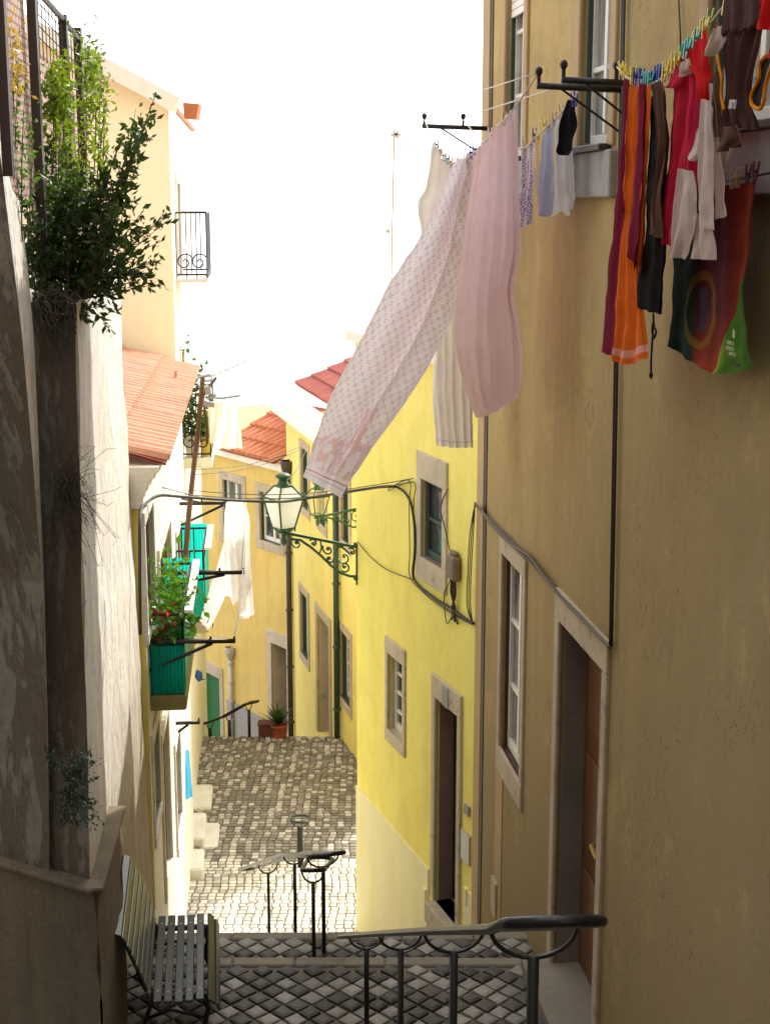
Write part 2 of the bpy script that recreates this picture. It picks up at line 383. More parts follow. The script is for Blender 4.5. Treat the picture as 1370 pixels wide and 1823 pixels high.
# ------------------------------------------------------------------ planes of the place
RWP = gnd(985, 1720, .1)
RW = Wall(RWP, vpang(348), 1)                       # tan house on the right
CORN = RW.p3(847, 1250); SC = RW.px(847, 1250)[0]
YH = Wall(CORN, vpang(-250), 1)                     # sunny yellow house
YE = YH.px(635, 1250)[0]
FR = at(635, 1300, 25.0)
FW = Wall(FR, vpang(0), 1)                          # lemon house beyond
FE = FW.px(514, 1100)[0]
EW = Wall(FW.pt(FE, 0), vpang(-1300), 1)            # ochre house at the end
DW = Wall((-2.28, 13.4), vpang(452), -1)            # white house on the left
DE = 7.75
PY = 21.1
PW = Wall(at(312, 600, PY), vpang(452), -1)      # peach house behind it

# ------------------------------------------------------------------ building kit
def facade(mb, w, a0, a1, z0, z1, openings, depth=.25):
    S = sorted({a0, a1, *[q for o in openings for q in (o[0], o[1])]}); Z = sorted({z0, z1, *[q for o in openings for q in (o[2], o[3])]})
    S = [q for q in S if a0 - 1e-6 <= q <= a1 + 1e-6]; Z = [q for q in Z if z0 - 1e-6 <= q <= z1 + 1e-6]
    for i in range(len(S) - 1):
        for j in range(len(Z) - 1):
            sc, zc = (S[i] + S[i + 1]) / 2, (Z[j] + Z[j + 1]) / 2
            if any(o[0] < sc < o[1] and o[2] < zc < o[3] for o in openings): continue
            mb.face([w.pt(S[i], Z[j]), w.pt(S[i + 1], Z[j]), w.pt(S[i + 1], Z[j + 1]), w.pt(S[i], Z[j + 1])])
    for o in openings:
        b0, b1, c0, c1 = o[:4]; dp = o[4] if len(o) > 4 else depth
        for (p, q) in (((b0, c0), (b1, c0)), ((b1, c0), (b1, c1)), ((b1, c1), (b0, c1)), ((b0, c1), (b0, c0))):
            mb.face([w.pt(*p), w.pt(*q), w.pt(q[0], q[1], -dp), w.pt(p[0], p[1], -dp)])
def shell(mb, w, a0, a1, z0, z1, dp, top=True, skew=0.0):
    """the other sides of the house volume"""
    A = [w.pt(a0, 0), w.pt(a1, 0), w.pt(a1, 0, -dp), w.pt(a0 + skew, 0, -dp)]
    up = lambda p, z: Vector((p.x, p.y, z))
    for i, j in ((1, 2), (2, 3), (3, 0)):
        mb.face([up(A[i], z0), up(A[j], z0), up(A[j], z1), up(A[i], z1)])
    if top: mb.face([up(p, z1) for p in A])

def window(root, w, r, fw=.14, top=.2, sill=.2, dp=.22, panes=(2, 3), m='wwood', stonem='stone', glass='glass', lining='reveal', shutter=None, proud=.025, name='window', open_gap=None):
    """r = opening (a0,a1,z0,z1); window > frame of stone, lining, pane, sill"""
    a0, a1, z0, z1 = r
    mb = MB(); t = .05; o0, o1 = -dp - .02, -dp + .035
    for q in ((a0, a0 + t), (a1 - t, a1)): mb.wbox(w, *q, z0, z1, o0, o1)
    for q in ((z0, z0 + .09), (z1 - t, z1)): mb.wbox(w, a0 + t, a1 - t, *q, o0, o1)
    nx, nz = panes
    for k in range(1, nx): c = a0 + (a1 - a0) * k / nx; mb.wbox(w, c - .035, c + .035, z0 + .09, z1 - t, o0, o1 + .004)
    for k in range(1, nz): c = z0 + (z1 - z0) * k / nz; mb.wbox(w, a0 + t, a1 - t, c - .018, c + .018, o0 + .004, o1 - .006)
    win = mb.build(name, M[m], root, bevel=.004)
    g = MB(); g.face([w.pt(a0 + .01, z0 + .01, -dp), w.pt(a1 - .01, z0 + .01, -dp), w.pt(a1 - .01, z1 - .01, -dp), w.pt(a0 + .01, z1 - .01, -dp)]); g.build('pane', M[glass], win)
    s = MB()
    if fw:
        s.wbox(w, a0 - fw, a0, z0, z1, -.03, proud); s.wbox(w, a1, a1 + fw, z0, z1, -.03, proud)
    f2 = max(fw, .02)
    if top: s.wbox(w, a0 - f2, a1 + f2, z1, z1 + top, -.03, proud + .003)
    if sill: s.wbox(w, a0 - f2, a1 + f2, z0 - sill, z0, -.03, proud + .004)
    if s.v: s.build('stone_frame', M[stonem], win, bevel=.008)
    l = MB(); e = .006
    for q in ((a0, a0 + e), (a1 - e, a1)): l.wbox(w, *q, z0, z1, -dp + .036, -.031)
    l.wbox(w, a0 + e, a1 - e, z0, z0 + e, -dp + .036, -.005); l.wbox(w, a0 + e, a1 - e, z1 - e, z1, -dp + .036, -.031)
    l.build('lining', M[lining], win)
    if shutter:
        q = MB(); q.wbox(w, a1 - .04, a1 - .012, z0 + .05, z1 - .03, -dp + .04, -.032); q.build('shutter', M[shutter], win)
    return win

def door(root, w, r, fw=.16, top=.28, dp=.45, m='brown', stonem='stone', lining='stone', leaf=None, proud=.03, thr=.0, panels=True):
    a0, a1, z0, z1 = r
    mb = MB(); l0, l1 = leaf or (a0, a1); mb.wbox(w, l0, l1, z0, z1, -dp - .05, -dp)
    if panels:
        for k in range(3):
            zz = z0 + .15 + (z1 - z0) * k / 3; mb.wbox(w, l0 + .12, l1 - .12, zz, zz + (z1 - z0) / 3 - .22, -dp, -dp + .02)
    d = mb.build('door', M[m], root, bevel=.006)
    s = MB(); s.wbox(w, a0 - fw, a0, z0, z1, -.03, proud); s.wbox(w, a1, a1 + fw, z0, z1, -.03, proud); s.wbox(w, a0 - fw, a1 + fw, z1, z1 + top, -.03, proud + .003)
    s.build('stone_frame', M[stonem], d, bevel=.01)
    l = MB(); e = .008
    for q in ((a0, a0 + e), (a1 - e, a1)): l.wbox(w, *q, z0, z1, -dp + .001, -.031)
    l.wbox(w, a0 + e, a1 - e, z1 - e, z1, -dp + .001, -.031); l.build('lining', M[lining], d)
    if thr:
        t = MB(); t.wbox(w, a0 - .05, a1 + .05, z0 - thr, z0, -dp, .12); t.build('threshold', M[stonem], d, bevel=.012)
    return d

def roof_tiles(mb, O, a, u, la, lu, pitch=.2, tl=.42, r=.085, deck=None, hf=.85):
    """barrel tiles: channels run along u (up the slope) from the eave O..O+a*la"""
    a = a.normalized(); u = u.normalized(); n = a.cross(u).normalized()
    if n.z < 0: n = -n
    O = Vector(O)
    (deck or mb).face([O - n * .02, O + a * la - n * .02, O + a * la + u * lu - n * .02, O + u * lu - n * .02])
    for i in range(int(la / pitch)):
        for j in range(int(lu / tl) + 1):
            l0 = j * tl; l1 = min(l0 + tl + .06, lu)
            if l1 - l0 < .08: continue
            c = O + a * ((i + .5) * pitch + rnd.uniform(-.008, .008)); lift = rnd.uniform(0, .012)
            vs = []
            for (l, rr, up) in ((l0 - .02, r * 1.02, .028 + lift), (l1, r * .84, .0 + lift)):
                for k in range(6):
                    t = math.pi * k / 5; vs.append(c + u * l + a * (math.cos(t) * rr) + n * (math.sin(t) * rr * hf + up))
            mb.raw(vs, [(k, k + 1, k + 7, k + 6) for k in range(5)] + [(0, 5, 4, 3, 2, 1)])

# ================================================================== TAN HOUSE (right)
tan = thing('tan_house', 'tall shaded tan plastered house with laundry racks filling the right side', 'house', RW.pt(0, 0))
wd = RW.rect(991, 1069, (1032, 1142), (1008, 1745)); wd = (wd[0], wd[1], .11, wd[3], .21)
w1 = RW.rect(893, 931, (913, 1003), (907, 1357)); 
zu = RW.px(1060, 262)[1]
u2 = (*sorted((RW.px(1034, 150)[0], RW.px(1088, 150)[0])), zu, zu + 2.15)
u1 = (*sorted((RW.px(902, 100)[0], RW.px(935, 100)[0])), zu, zu + 2.15)
u3 = (RW.px(1420, 100)[0], RW.px(1263, 100)[0], zu, zu + 2.15)
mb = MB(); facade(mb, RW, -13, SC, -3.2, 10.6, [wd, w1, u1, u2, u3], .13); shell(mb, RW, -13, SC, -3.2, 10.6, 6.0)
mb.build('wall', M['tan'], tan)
mb = MB(); mb.wbox(RW, RW.px(866, 700)[0], SC - .002, -3.2, 10.55, -.01, .022); mb.build('corner_strip', M['pilaster'], tan)
mb = MB(); mb.wbox(RW, RW.px(869, 700)[0], RW.px(866, 700)[0] - .002, -3.2, 10.5, -.01, .012); mb.build('joint', M['pipe'], tan)
d = door(tan, RW, wd[:4], .13, .24, .21, 'brown', 'stonep', 'revealg')
mb = MB(); mb.tube([RW.p3(1052, 1505, -.17), RW.p3(1062, 1530, -.17)], .02); mb.build('handle', M['brass'], d)
mb = MB(); mb.wbox(RW, wd[0] - .18, wd[1] + .16, -.02, .118, -.5, .24); mb.build('doorstep', M['kerb'], d, bevel=.015)
window(tan, RW, w1, .10, .17, .24, .10, (2, 3), glass='glassl', lining='maroon', stonem='stonep')
for r, sh in ((u1, 'dgreen'), (u2, 'dgreen'), (u3, 'dgreen')):
    wi = window(tan, RW, r, .14, .2, 0, .10, (2, 4), glass='glassl', lining='zinc', stonem='pilaster', shutter=sh)
    s = MB(); s.wbox(RW, r[0] - .18, r[1] + .18, zu - .34, zu - .03, -.03, .05); s.build('sill', M['stoneg'], wi, bevel=.01)
    s = MB(); s.wbox(RW, r[0] - .03, r[1] + .03, zu - .03, zu + .012, -.10, .085); s.build('drip_ledge', M['pipe'], wi, bevel=.006)
    if r is u1:
        b = MB(); a0, a1 = r[:2]; zb = RW.px(918, 24)[1]
        z = zb
        while z < zu + 2.1: b.wbox(RW, a0 + .02, a1 - .02, z, z + .055, -.05, -.03); z += .062
        b.build('roller_blind', M['wwood'], wi)
# small iron cover and repair strip low on the wall
mb = MB(); mb.wbox(RW, *sorted((RW.px(878, 1590)[0], RW.px(886, 1590)[0])), RW.px(882, 1630)[1], RW.px(882, 1565)[1], .0, .03); mb.build('meter_cover', M['stonep'], tan, bevel=.004)
mb = MB(); mb.wbox(RW, *sorted((RW.px(881, 1500)[0], RW.px(893, 1500)[0])), RW.px(885, 1640)[1], w1[2] - .25, .0, .008); mb.build('repair_strip', M['pilaster'], tan)
# kerb along the foot of the wall
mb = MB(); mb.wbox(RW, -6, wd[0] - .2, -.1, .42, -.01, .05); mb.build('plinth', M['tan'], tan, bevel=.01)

# ================================================================== YELLOW HOUSE
ZYT = YH.px(650, 610)[1]
yel = thing('yellow_house', 'bright yellow house with cream plinth where the lane narrows', 'house', YH.pt(1, 0))
ya = YH.rect(751, 789, (765, 858), (766, 1000), 930)
yb = YH.rect(692, 718, (705, 1173), (705, 1310))
yd = YH.rect(776, 815, (798, 1259), (795, 1628)); yd = (*yd, .2)
ZP = YH.px(711, 1486)[1]
mb = MB(); facade(mb, YH, 0.0, YE, -4.2, ZYT, [ya, yb, yd], .13); shell(mb, YH, 0.0, YE, -4.2, ZYT, 4.0); mb.build('wall', M['yellow'], yel)
mb = MB(); mb.wbox(YH, YH.px(764, 1500)[0], YE - .002, -4.2, ZP, -.01, .02); mb.wbox(YH, .002, YH.px(828, 1500)[0], -4.2, YH.px(838, 1590)[1], -.01, .02); mb.build('plinth', M['cream'], yel)
mb = MB(); mb.wbox(YH, .0, YE + .1, ZYT, ZYT + .12, -.3, .10); mb.build('cornice', M['white'], yel)
mb = MB(); mb.wbox(YH, .0, YE + .1, ZYT + .12, ZYT + .16, -3.9, -.3); mb.build('roof', M['white'], yel)
mb = MB(); mb.wbox(YH, .02, 2.6, ZYT + .165, 7.2, -3.85, -1.25); mb.build('shadow_blocker', M['yellow'], yel)  # unseen block added to throw shade on the left wall's foot
window(yel, YH, ya, .13, .30, .26, .09, (1, 2), m='dgreen', glass='glass')
window(yel, YH, yb, .09, .20, .16, .11, (1, 4), lining='stone')
d = door(yel, YH, yd[:4], .11, .26, .2, 'blackwood', 'stone', 'reveal', thr=.25)
a = YH.px(798, 1238)
mb = MB(); mb.wbox(YH, a[0] - .09, a[0] + .09, a[1] - .13, a[1] + .10, .03, .045); pl = mb.build('number_plate', M['stoneg'], d, bevel=.004)
def plate(x0, x1, y0, y1, m, nm, o=.03):
    a0, a1 = sorted((YH.px(x0, (y0 + y1) / 2)[0], YH.px(x1, (y0 + y1) / 2)[0])); xm = (x0 + x1) / 2
    mb = MB(); mb.wbox(YH, a0, a1, YH.px(xm, y1)[1], YH.px(xm, y0)[1], -.005, o); return mb.build(nm, M[m], yel, bevel=.004)
plate(829, 837, 1433, 1450, 'stoneg', 'bell_plate'); plate(823, 838, 1482, 1535, 'zinc', 'meter_door', .025)
plate(829, 834, 1580, 1610, 'cream', 'vent_cover', .035); plate(757, 762, 1580, 1635, 'cream', 'pipe_cover', .045)
# carved number on the lintel plate
def text3d(s, size, mat, parent, p, x, y, extr=.002, name='lettering', align='CENTER'):
    cu = bpy.data.curves.new(name, 'FONT'); cu.body = s; cu.size = size; cu.extrude = extr; cu.align_x = align; cu.align_y = 'CENTER'
    ob = bpy.data.objects.new(name, cu); col.objects.link(ob)
    dg = bpy.context.evaluated_depsgraph_get(); me = bpy.data.meshes.new_from_object(ob.evaluated_get(dg))
    bpy.data.objects.remove(ob); me.materials.clear(); me.materials.append(mat)
    x = Vector(x).normalized(); y = Vector(y); y = (y - x * y.dot(x)).normalized(); z = x.cross(y)
    mt = Matrix((x, y, z)).transposed().to_4x4(); mt.translation = p
    me.transform(mt); o = bpy.data.objects.new(name, me); col.objects.link(o)
    if parent: o.parent = parent; o.location = -gloc(parent)
    return o

# ================================================================== LEMON HOUSE (F)
lem = thing('lemon_house', 'lemon yellow house in half shade beyond the lamp brackets', 'house', FW.pt(2, 0))
ZFT = FW.px(517, 740)[1]
fo = [FW.rect(537, 549, (543, 800), (543, 905)), FW.rect(567, 580, (574, 850), (574, 935)), FW.rect(608, 622, (615, 855), (615, 965)),
      FW.rect(536, 549, (543, 1060), (543, 1170)), FW.rect(606, 624, (615, 1130), (615, 1250))]
fd = FW.rect(567, 587, (577, 1105), (577, 1318))
FN = -2.6
mb = MB(); facade(mb, FW, FN, FE, -6.5, ZFT, fo + [fd], .25); shell(mb, FW, FN, FE, -6.5, ZFT, 5, True, 4.3); mb.build('wall', M['lemon'], lem)
for r in fo: window(lem, FW, r, .14, .16, .16, .15, (2, 4), stonem='stonep', lining='dgreen')
door(lem, FW, fd, .17, .2, .22, 'zinc', 'stonep', 'stonep')
mb = MB(); mb.wbox(FW, FN, FE + .35, ZFT, ZFT + .16, -.3, .28); mb.wbox(FW, FN, FE + .2, ZFT + .16, ZFT + .3, -.3, .14); mb.build('cornice', M['white'], lem, bevel=.02)
zr_ = FW.px(532, 684, -.8)[1]; sr_ = FW.px(532, 684, -.8)[0]
mb = MB(); mb.wbox(FW, .35, FE + .12, ZFT + .3, zr_ - .03, -1.6, -.9); mb.build('parapet', M['lemon'], lem)
mb = MB(); u = (-FW.n + Vector((0, 0, .40))).normalized(); roof_tiles(mb, FW.pt(1.2, zr_, -.72), FW.d, u, sr_ - 1.2, 2.6, .23, r=.1); mb.build('roof', M['tiled'], lem)
# ================================================================== OCHRE HOUSE (E)
och = thing('ochre_house', 'ochre house with tiled roof closing the lower end of the lane', 'house', EW.pt(2, 0))
ZET = EW.px(500, 836)[1]
e1 = EW.rect(398, 432, (412, 857), (415, 955)); e2 = EW.rect(463, 499, (478, 879), (478, 965))
e_d = EW.rect(485, 512, (498, 1150), (498, 1318)); eg = EW.rect(358, 393, (375, 1200), (375, 1335))
mb = MB(); facade(mb, EW, 0, 9.5, -9.5, ZET, [e1, e2, (*e_d, .4), eg], .22); shell(mb, EW, 0, 9.5, -9.5, ZET, 6); mb.build('wall', M['ochre'], och)
for r in (e1, e2): window(och, EW, r, .17, .2, .2, .14, (2, 2), glass='glassl', stonem='stonep', lining='dgreen')
door(och, EW, e_d, .18, .3, .4, 'blackwood', 'stone', 'stone')
door(och, EW, eg, .17, .3, .15, 'greend', 'stonep', 'stonep', panels=False)
mb = MB(); mb.wbox(EW, -.02, 9.5, ZET, ZET + .16, -.3, .16); mb.build('cornice', M['white'], och)
mb = MB(); u = (-EW.n + Vector((0, 0, .46))).normalized(); roof_tiles(mb, EW.pt(.0, ZET + .2, .32), EW.d, u, EW.px(404, 800)[0], 2.05, .24, .5, .105, None, 1.1); mb.build('roof', M['tile'], och)
mb = MB(); ra = EW.pt(0, ZET + .2, .32) + u * 2.05; mb.tube([ra, ra + EW.d * EW.px(404, 800)[0]], .11, 8); mb.build('ridge', M['tile'], och)
mb = MB(); mb.wbox(EW, EW.px(470, 1250)[0], EW.px(405, 1250)[0], -9.4, EW.px(440, 1262)[1], -.01, .03); mb.build('plinth', M['stoneg'], och)

# ================================================================== WHITE HOUSE (left, D) and PEACH HOUSE
ZD = 3.72
whi = thing('white_house', 'sunlit white house with clay tile roof and green balcony on the left', 'house', DW.pt(2, 0))
do = [DW.rect(257, 273, (265, 905), (265, 1108)), DW.rect(284, 306, (295, 945), (295, 1228), 1100), DW.rect(314, 325, (320, 930), (320, 1080)),
      DW.rect(272, 283, (277, 1290), (277, 1475)), DW.rect(289, 301, (295, 1270), (295, 1600)), DW.rect(312, 321, (316, 1300), (316, 1500))]
mb = MB(); facade(mb, DW, 0, DE, -5, ZD, do, .2); mb.build('wall', M['white'], whi)
mb = MB(); A = [DW.pt(0, 0, -.001), DW.pt(0, 0, -4.5), DW.pt(DE, 0, -4.5), DW.pt(DE, 0, -.001)]
rise = lambda o: ZD - .02 + .30 * o
for i, j in ((0, 1), (1, 2), (2, 3)):
    h = [ZD + .0 if k in (0, 3) else ZD + 1.25 for k in (i, j)]
    mb.face([A[i] + Vector((0, 0, -5)), A[j] + Vector((0, 0, -5)), A[j] + Vector((0, 0, h[1])), A[i] + Vector((0, 0, h[0]))])
mb.build('gable', M['yellow'], whi)
for k, r in enumerate(do):
    if k in (1, 4): door(whi, DW, r, .1, .14, .18, 'stone' if k == 4 else 'stonep', 'stonew', 'reveal')
    else: window(whi, DW, r, .1, .14, .12, .16, (2, 3), stonem='stonew', lining='reveal', glass='glassl')
mb = MB(); u = (-DW.n + Vector((0, 0, .30))).normalized(); roof_tiles(mb, DW.pt(.05, ZD + .1, .24), DW.d, u, DE - .1, 4.0, .21, .55, .078, dk := MB(), 1.15); dk.build('roof_deck', M['tiled'], mb.build('roof', M['tilel'], whi))
mb = MB()
for k in range(7):   # coved cornice under the eave at the gable corner
    t = k / 6; mb.wbox(DW, -.06 + .004 * k, DE - .02, ZD - .30 + .055 * k, ZD - .245 + .055 * k, -.6, .02 + .17 * (1 - math.cos(t * 1.5)))
mb.build('cornice', M['white'], whi)

pea = thing('peach_house', 'tall peach gabled house rising behind the white house roof', 'house', PW.pt(2, 0))
pl_ = at(150, 600, PY); pr_ = PW.pt(0, 0)
mb = MB()
zt0 = at(312, 186, PY).z; zt1 = at(175, 112, PY).z; sl = (zt1 - zt0) / (at(175, 112, PY).x - at(312, 186, PY).x)
xl = -8.0; V = lambda x, y, z: Vector((x, y, z))
mb.face([V(pr_.x, PY, -5), V(pr_.x, PY, zt0), V(xl, PY, zt0 + sl * (xl - pr_.x)), V(xl, PY, -5)])
mb.build('gable', M['peach'], pea)
po = [(1.3, 2.2, at(320, 495, 22).z, at(320, 400, 22).z + .6), (1.2, 2.1, at(330, 812, 22).z, at(330, 715, 22).z + .7)]
mb = MB(); facade(mb, PW, 0, 8, -6, zt0, po, .2); mb.face([PW.pt(8, -6), PW.pt(8, zt0), PW.pt(8, zt0 + 1.5, -5), PW.pt(8, -6, -5)]); mb.build('wall', M['white'], pea)
for r in po: door(pea, PW, r, .12, .15, .15, 'brown', 'stonew', 'stonew')
mb = MB(); p0 = V(pr_.x - .03, PY + .3, zt0 - .02); u = V(-1, 0, -sl).normalized() if sl < 0 else V(-1, 0, .3).normalized()
u = V(-1, 0, -sl).normalized()
roof_tiles(mb, p0, PW.d, u, 8, 5.4, .24, .5, .08); mb.build('roof', M['tilel'], pea)
mb = MB(); q0 = V(pr_.x + .15, PY - .13, zt0 - .045); mb.bar(q0 + V(0, 0, .02), q0 + u * 5.45 + V(0, 0, .02), .25, .22); mb.build('verge', M['white'], pea)
mb = MB(); e0 = at(341, 196, PY); mb.hexa([e0 + V(-.10, -.05, -.11), e0 + V(.07, -.05, -.12), e0 + V(.07, .3, -.12), e0 + V(-.10, .3, -.11), e0 + V(-.11, -.05, .10), e0 + V(.11, -.05, .08), e0 + V(.11, .3, .08), e0 + V(-.11, .3, .10)]); mb.build('eave', M['tile'], pea)

# ================================================================== RETAINING WALL (left foreground)
ret = thing('retaining_wall', 'high peeling retaining wall in shade along the left edge', 'wall', (-2.3, 9.5, 0))
cb, ct = at(150, 1580, 9.03), at(135, 540, 9.15)
bdir = (at(0, 1535, 9.42) - cb); bdir.z = 0; bdir.normalize()
def up(p, z): return Vector((p.x, p.y, z))
ZB = ct.z
def dense(mb, a, b, c, d, nu, nv, amp=.02, sc=1.5):
    """a,b bottom  d,c top -> slightly uneven masonry"""
    a, b, c, d = map(Vector, (a, b, c, d)); n = (b - a).cross(d - a).normalized(); P = {}
    for i in range(nu + 1):
        for j in range(nv + 1):
            p = a.lerp(b, i / nu).lerp(d.lerp(c, i / nu), j / nv)
            P[i, j] = p + n * (mnoise.fractal(p * sc, 1.0, 2.0, 4) * amp)
    for i in range(nu):
        for j in range(nv): mb.face([P[i, j], P[i + 1, j], P[i + 1, j + 1], P[i, j + 1]])
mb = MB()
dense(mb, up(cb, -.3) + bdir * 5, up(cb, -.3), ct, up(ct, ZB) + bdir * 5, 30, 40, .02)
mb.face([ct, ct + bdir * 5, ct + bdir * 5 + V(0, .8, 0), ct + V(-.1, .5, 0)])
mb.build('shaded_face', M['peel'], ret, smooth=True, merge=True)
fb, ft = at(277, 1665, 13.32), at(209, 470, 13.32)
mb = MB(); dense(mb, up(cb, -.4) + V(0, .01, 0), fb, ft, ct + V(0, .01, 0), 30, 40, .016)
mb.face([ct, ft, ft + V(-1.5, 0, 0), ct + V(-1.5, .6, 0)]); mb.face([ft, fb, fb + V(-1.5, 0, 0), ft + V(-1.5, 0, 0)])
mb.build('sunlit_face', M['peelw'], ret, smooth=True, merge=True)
# buttress nearer the viewer
mb = MB()
FRT = [(-34, -60, 8.3), (-6, 225, 8.3), (26, 480, 8.4), (40, 600, 8.5), (54, 760, 8.7), (65, 900, 8.85), (76, 1040, 9.05), (84, 1300, 9.13), (88, 1563, 9.2)]
BCK = [(-12, -60, 9.0), (18, 225, 9.0), (50, 480, 9.0), (61, 600, 9.0), (68, 760, 9.02), (73, 900, 9.05), (79, 1040, 9.11), (86, 1300, 9.17), (89, 1563, 9.22)]
e2_ = MB()
for k in range(len(FRT) - 1):
    p, q, p2, q2 = at(*FRT[k]), at(*FRT[k + 1]), at(*BCK[k]), at(*BCK[k + 1])
    mb.face([q, p, p + bdir * 4, q + bdir * 4]); e2_.face([p, q, q2, p2])
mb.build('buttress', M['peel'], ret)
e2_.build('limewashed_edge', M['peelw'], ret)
# lower pebbledashed plinth with stone coping
ZC = cb.z; o_ = Vector((.10, -.10, 0))
mb = MB(); c0 = up(cb, -.4) + o_; c1 = up(cb, ZC) + o_
dense(mb, c0 + bdir * 5, c0, c1, c1 + bdir * 5, 24, 8, .03, 3)
pe = at(190, 1440, 10.3) + V(.1, 0, 0); dense(mb, c0, up(pe, -.4), up(pe, ZC), c1, 8, 8, .03, 3)
mb.face([up(pe, -.4), up(pe, ZC), up(pe, ZC) + V(-.4, 0, 0), up(pe, -.4) + V(-.4, 0, 0)])
mb.build('plinth', M['pebble'], ret, merge=True, smooth=True)
mb = MB(); mb.bar(c1 + bdir * 5 + V(0, .03, .02), c1 + V(0, .03, .02), .13, .04); mb.bar(c1 + V(-.02, 0, .021), up(pe, ZC) + V(-.02, 0, .021), .13, .04); mb.build('coping', M['pebble'], ret, bevel=.01)

# ================================================================== PAVING
def gz(x, y):
    def lerp(T, y):
        if y <= T[0][0]: return T[0][1]
        for (a, b), (c, d) in zip(T, T[1:]):
            if y <= c: return b + (d - b) * (y - a) / (c - a)
        return T[-1][1]
    return lerp([(11.97, -.34), (18, -3.36), (20, -3.47), (26.3, -3.72), (33, -7.2), (60, -9)], y)
LIGHT = [(.36, .34, .30), (.31, .29, .26), (.40, .375, .335)]; DARK = [(.075, .066, .056), (.10, .086, .07), (.06, .053, .046)]
LLIGHT = [(.29, .27, .245), (.25, .235, .21), (.32, .30, .275)]; LDARK = [(.125, .11, .09), (.15, .132, .11), (.10, .088, .073)]
def cobbles(mb, pts, size, zf, h, light, rot=0.0, gap=.09, gain=1.0):
    c, s = math.cos(rot), math.sin(rot)
    for (x, y, li) in pts:
        hx = size / 2 * (1 - gap) * rnd.uniform(.9, 1.03); hy = size / 2 * (1 - gap) * rnd.uniform(.9, 1.03)
        tw = rot + rnd.uniform(-.07, .07); cc, ss = math.cos(tw), math.sin(tw); hz = h * rnd.uniform(.6, 1.2)
        base = []; top = []; apex = []
        cs = [(-1, -1), (1, -1), (1, 1), (-1, 1)]; cs = [(a * rnd.uniform(.85, 1.04), b * rnd.uniform(.85, 1.04)) for a, b in cs]
        for a, b in cs:
            X = x + a * hx * cc - b * hy * ss; Y = y + a * hx * ss + b * hy * cc; base.append(V(X, Y, zf(X, Y) - .03))
            X2 = x + (X - x) * .97; Y2 = y + (Y - y) * .97; top.append(V(X2, Y2, zf(X2, Y2) + hz * .55))
            X3 = x + (X - x) * .6; Y3 = y + (Y - y) * .6; apex.append(V(X3, Y3, zf(X3, Y3) + hz))
        k = rnd.uniform(.8, 1.12) * gain; co = (.40, .38, .34) if li == 2 else rnd.choice((LIGHT if gain == 1 else LLIGHT) if li else (DARK if gain == 1 else LDARK)); co = tuple(q * k for q in co)
        mb.raw(base + top + apex, [(i, (i + 1) % 4, 4 + (i + 1) % 4, 4 + i) for i in range(4)] + [(4 + i, 4 + (i + 1) % 4, 8 + (i + 1) % 4, 8 + i) for i in range(4)] + [(8, 9, 10, 11)], co)
def diamond_field(x0, x1, y0, y1, size, dirang):
    pts = []; d = size * math.sqrt(2); 
    ny = int((y1 - y0) / (d / 2)) + 1; nx = int((x1 - x0) / d) + 1
    for j in range(ny):
        for i in range(nx):
            x = x0 + i * d + (d / 2 if j % 2 else 0); y = y0 + j * d / 2
            if x > x1 or y > y1: continue
            li = (j % 4 in (0, 1)) and rnd.random() < .62 or rnd.random() < .18
            pts.append((x, y, li))
    return pts
S1 = .15
edge1 = gnd(500, 1706, 0).y; edge2 = gnd(500, 1661, -.17).y
lx = lambda y: -2.35 - .07 * (y - 11); rx = lambda y: RWP.x - math.tan(-RW.d.x) * 0 + (RW.d.x / RW.d.y) * (y - RWP.y) + .02
mb = MB(); cobbles(mb, [p for p in diamond_field(-2.6, 1.9, 9.0, edge1 - .16, S1, 0) if lx(p[1]) < p[0] < rx(p[1])], S1, lambda x, y: 0.0, .022, True, R(45), .07)
mb.build('landing_paving', M['cobble'], None); tag(bpy.data.objects['landing_paving'], kind='structure')
mb = MB(); cobbles(mb, [p for p in diamond_field(-2.6, 1.9, edge1 + .04, edge2 - .14, S1, 0) if lx(p[1]) < p[0] < rx(p[1])], S1, lambda x, y: -.17, .022, True, R(45), .07)
tag(mb.build('step_paving', M['cobble']), kind='structure')
mb = MB(); mb.box((-3, 8.0, -1.5), (2.1, edge1 - .002, -.012)); mb.box((-3, edge1, -1.8), (2.1, edge2 - .002, -.182))
# stairs under and in front of the viewer
for k in range(20):
    y1 = 8.0 - k * .34; mb.box((-4.5, y1 - .34, -1), (3.2, y1 - .002, .165 * (k + 1) - .01))
tag(mb.build('stairs', M['mortar']), kind='structure')
mb = MB()
for (ye, z) in ((edge1, 0), (edge2, -.17)):
    x = -2.6
    while x < 1.85:
        l = rnd.uniform(.5, .85); mb.box((x, ye - .13, z - .16), (min(x + l, 1.9) - .008, ye + rnd.uniform(-.004, .006), z + .012 + rnd.uniform(-.004, .004))); x += l
tag(mb.build('step_edge', M['kerb'], bevel=.012), kind='structure')
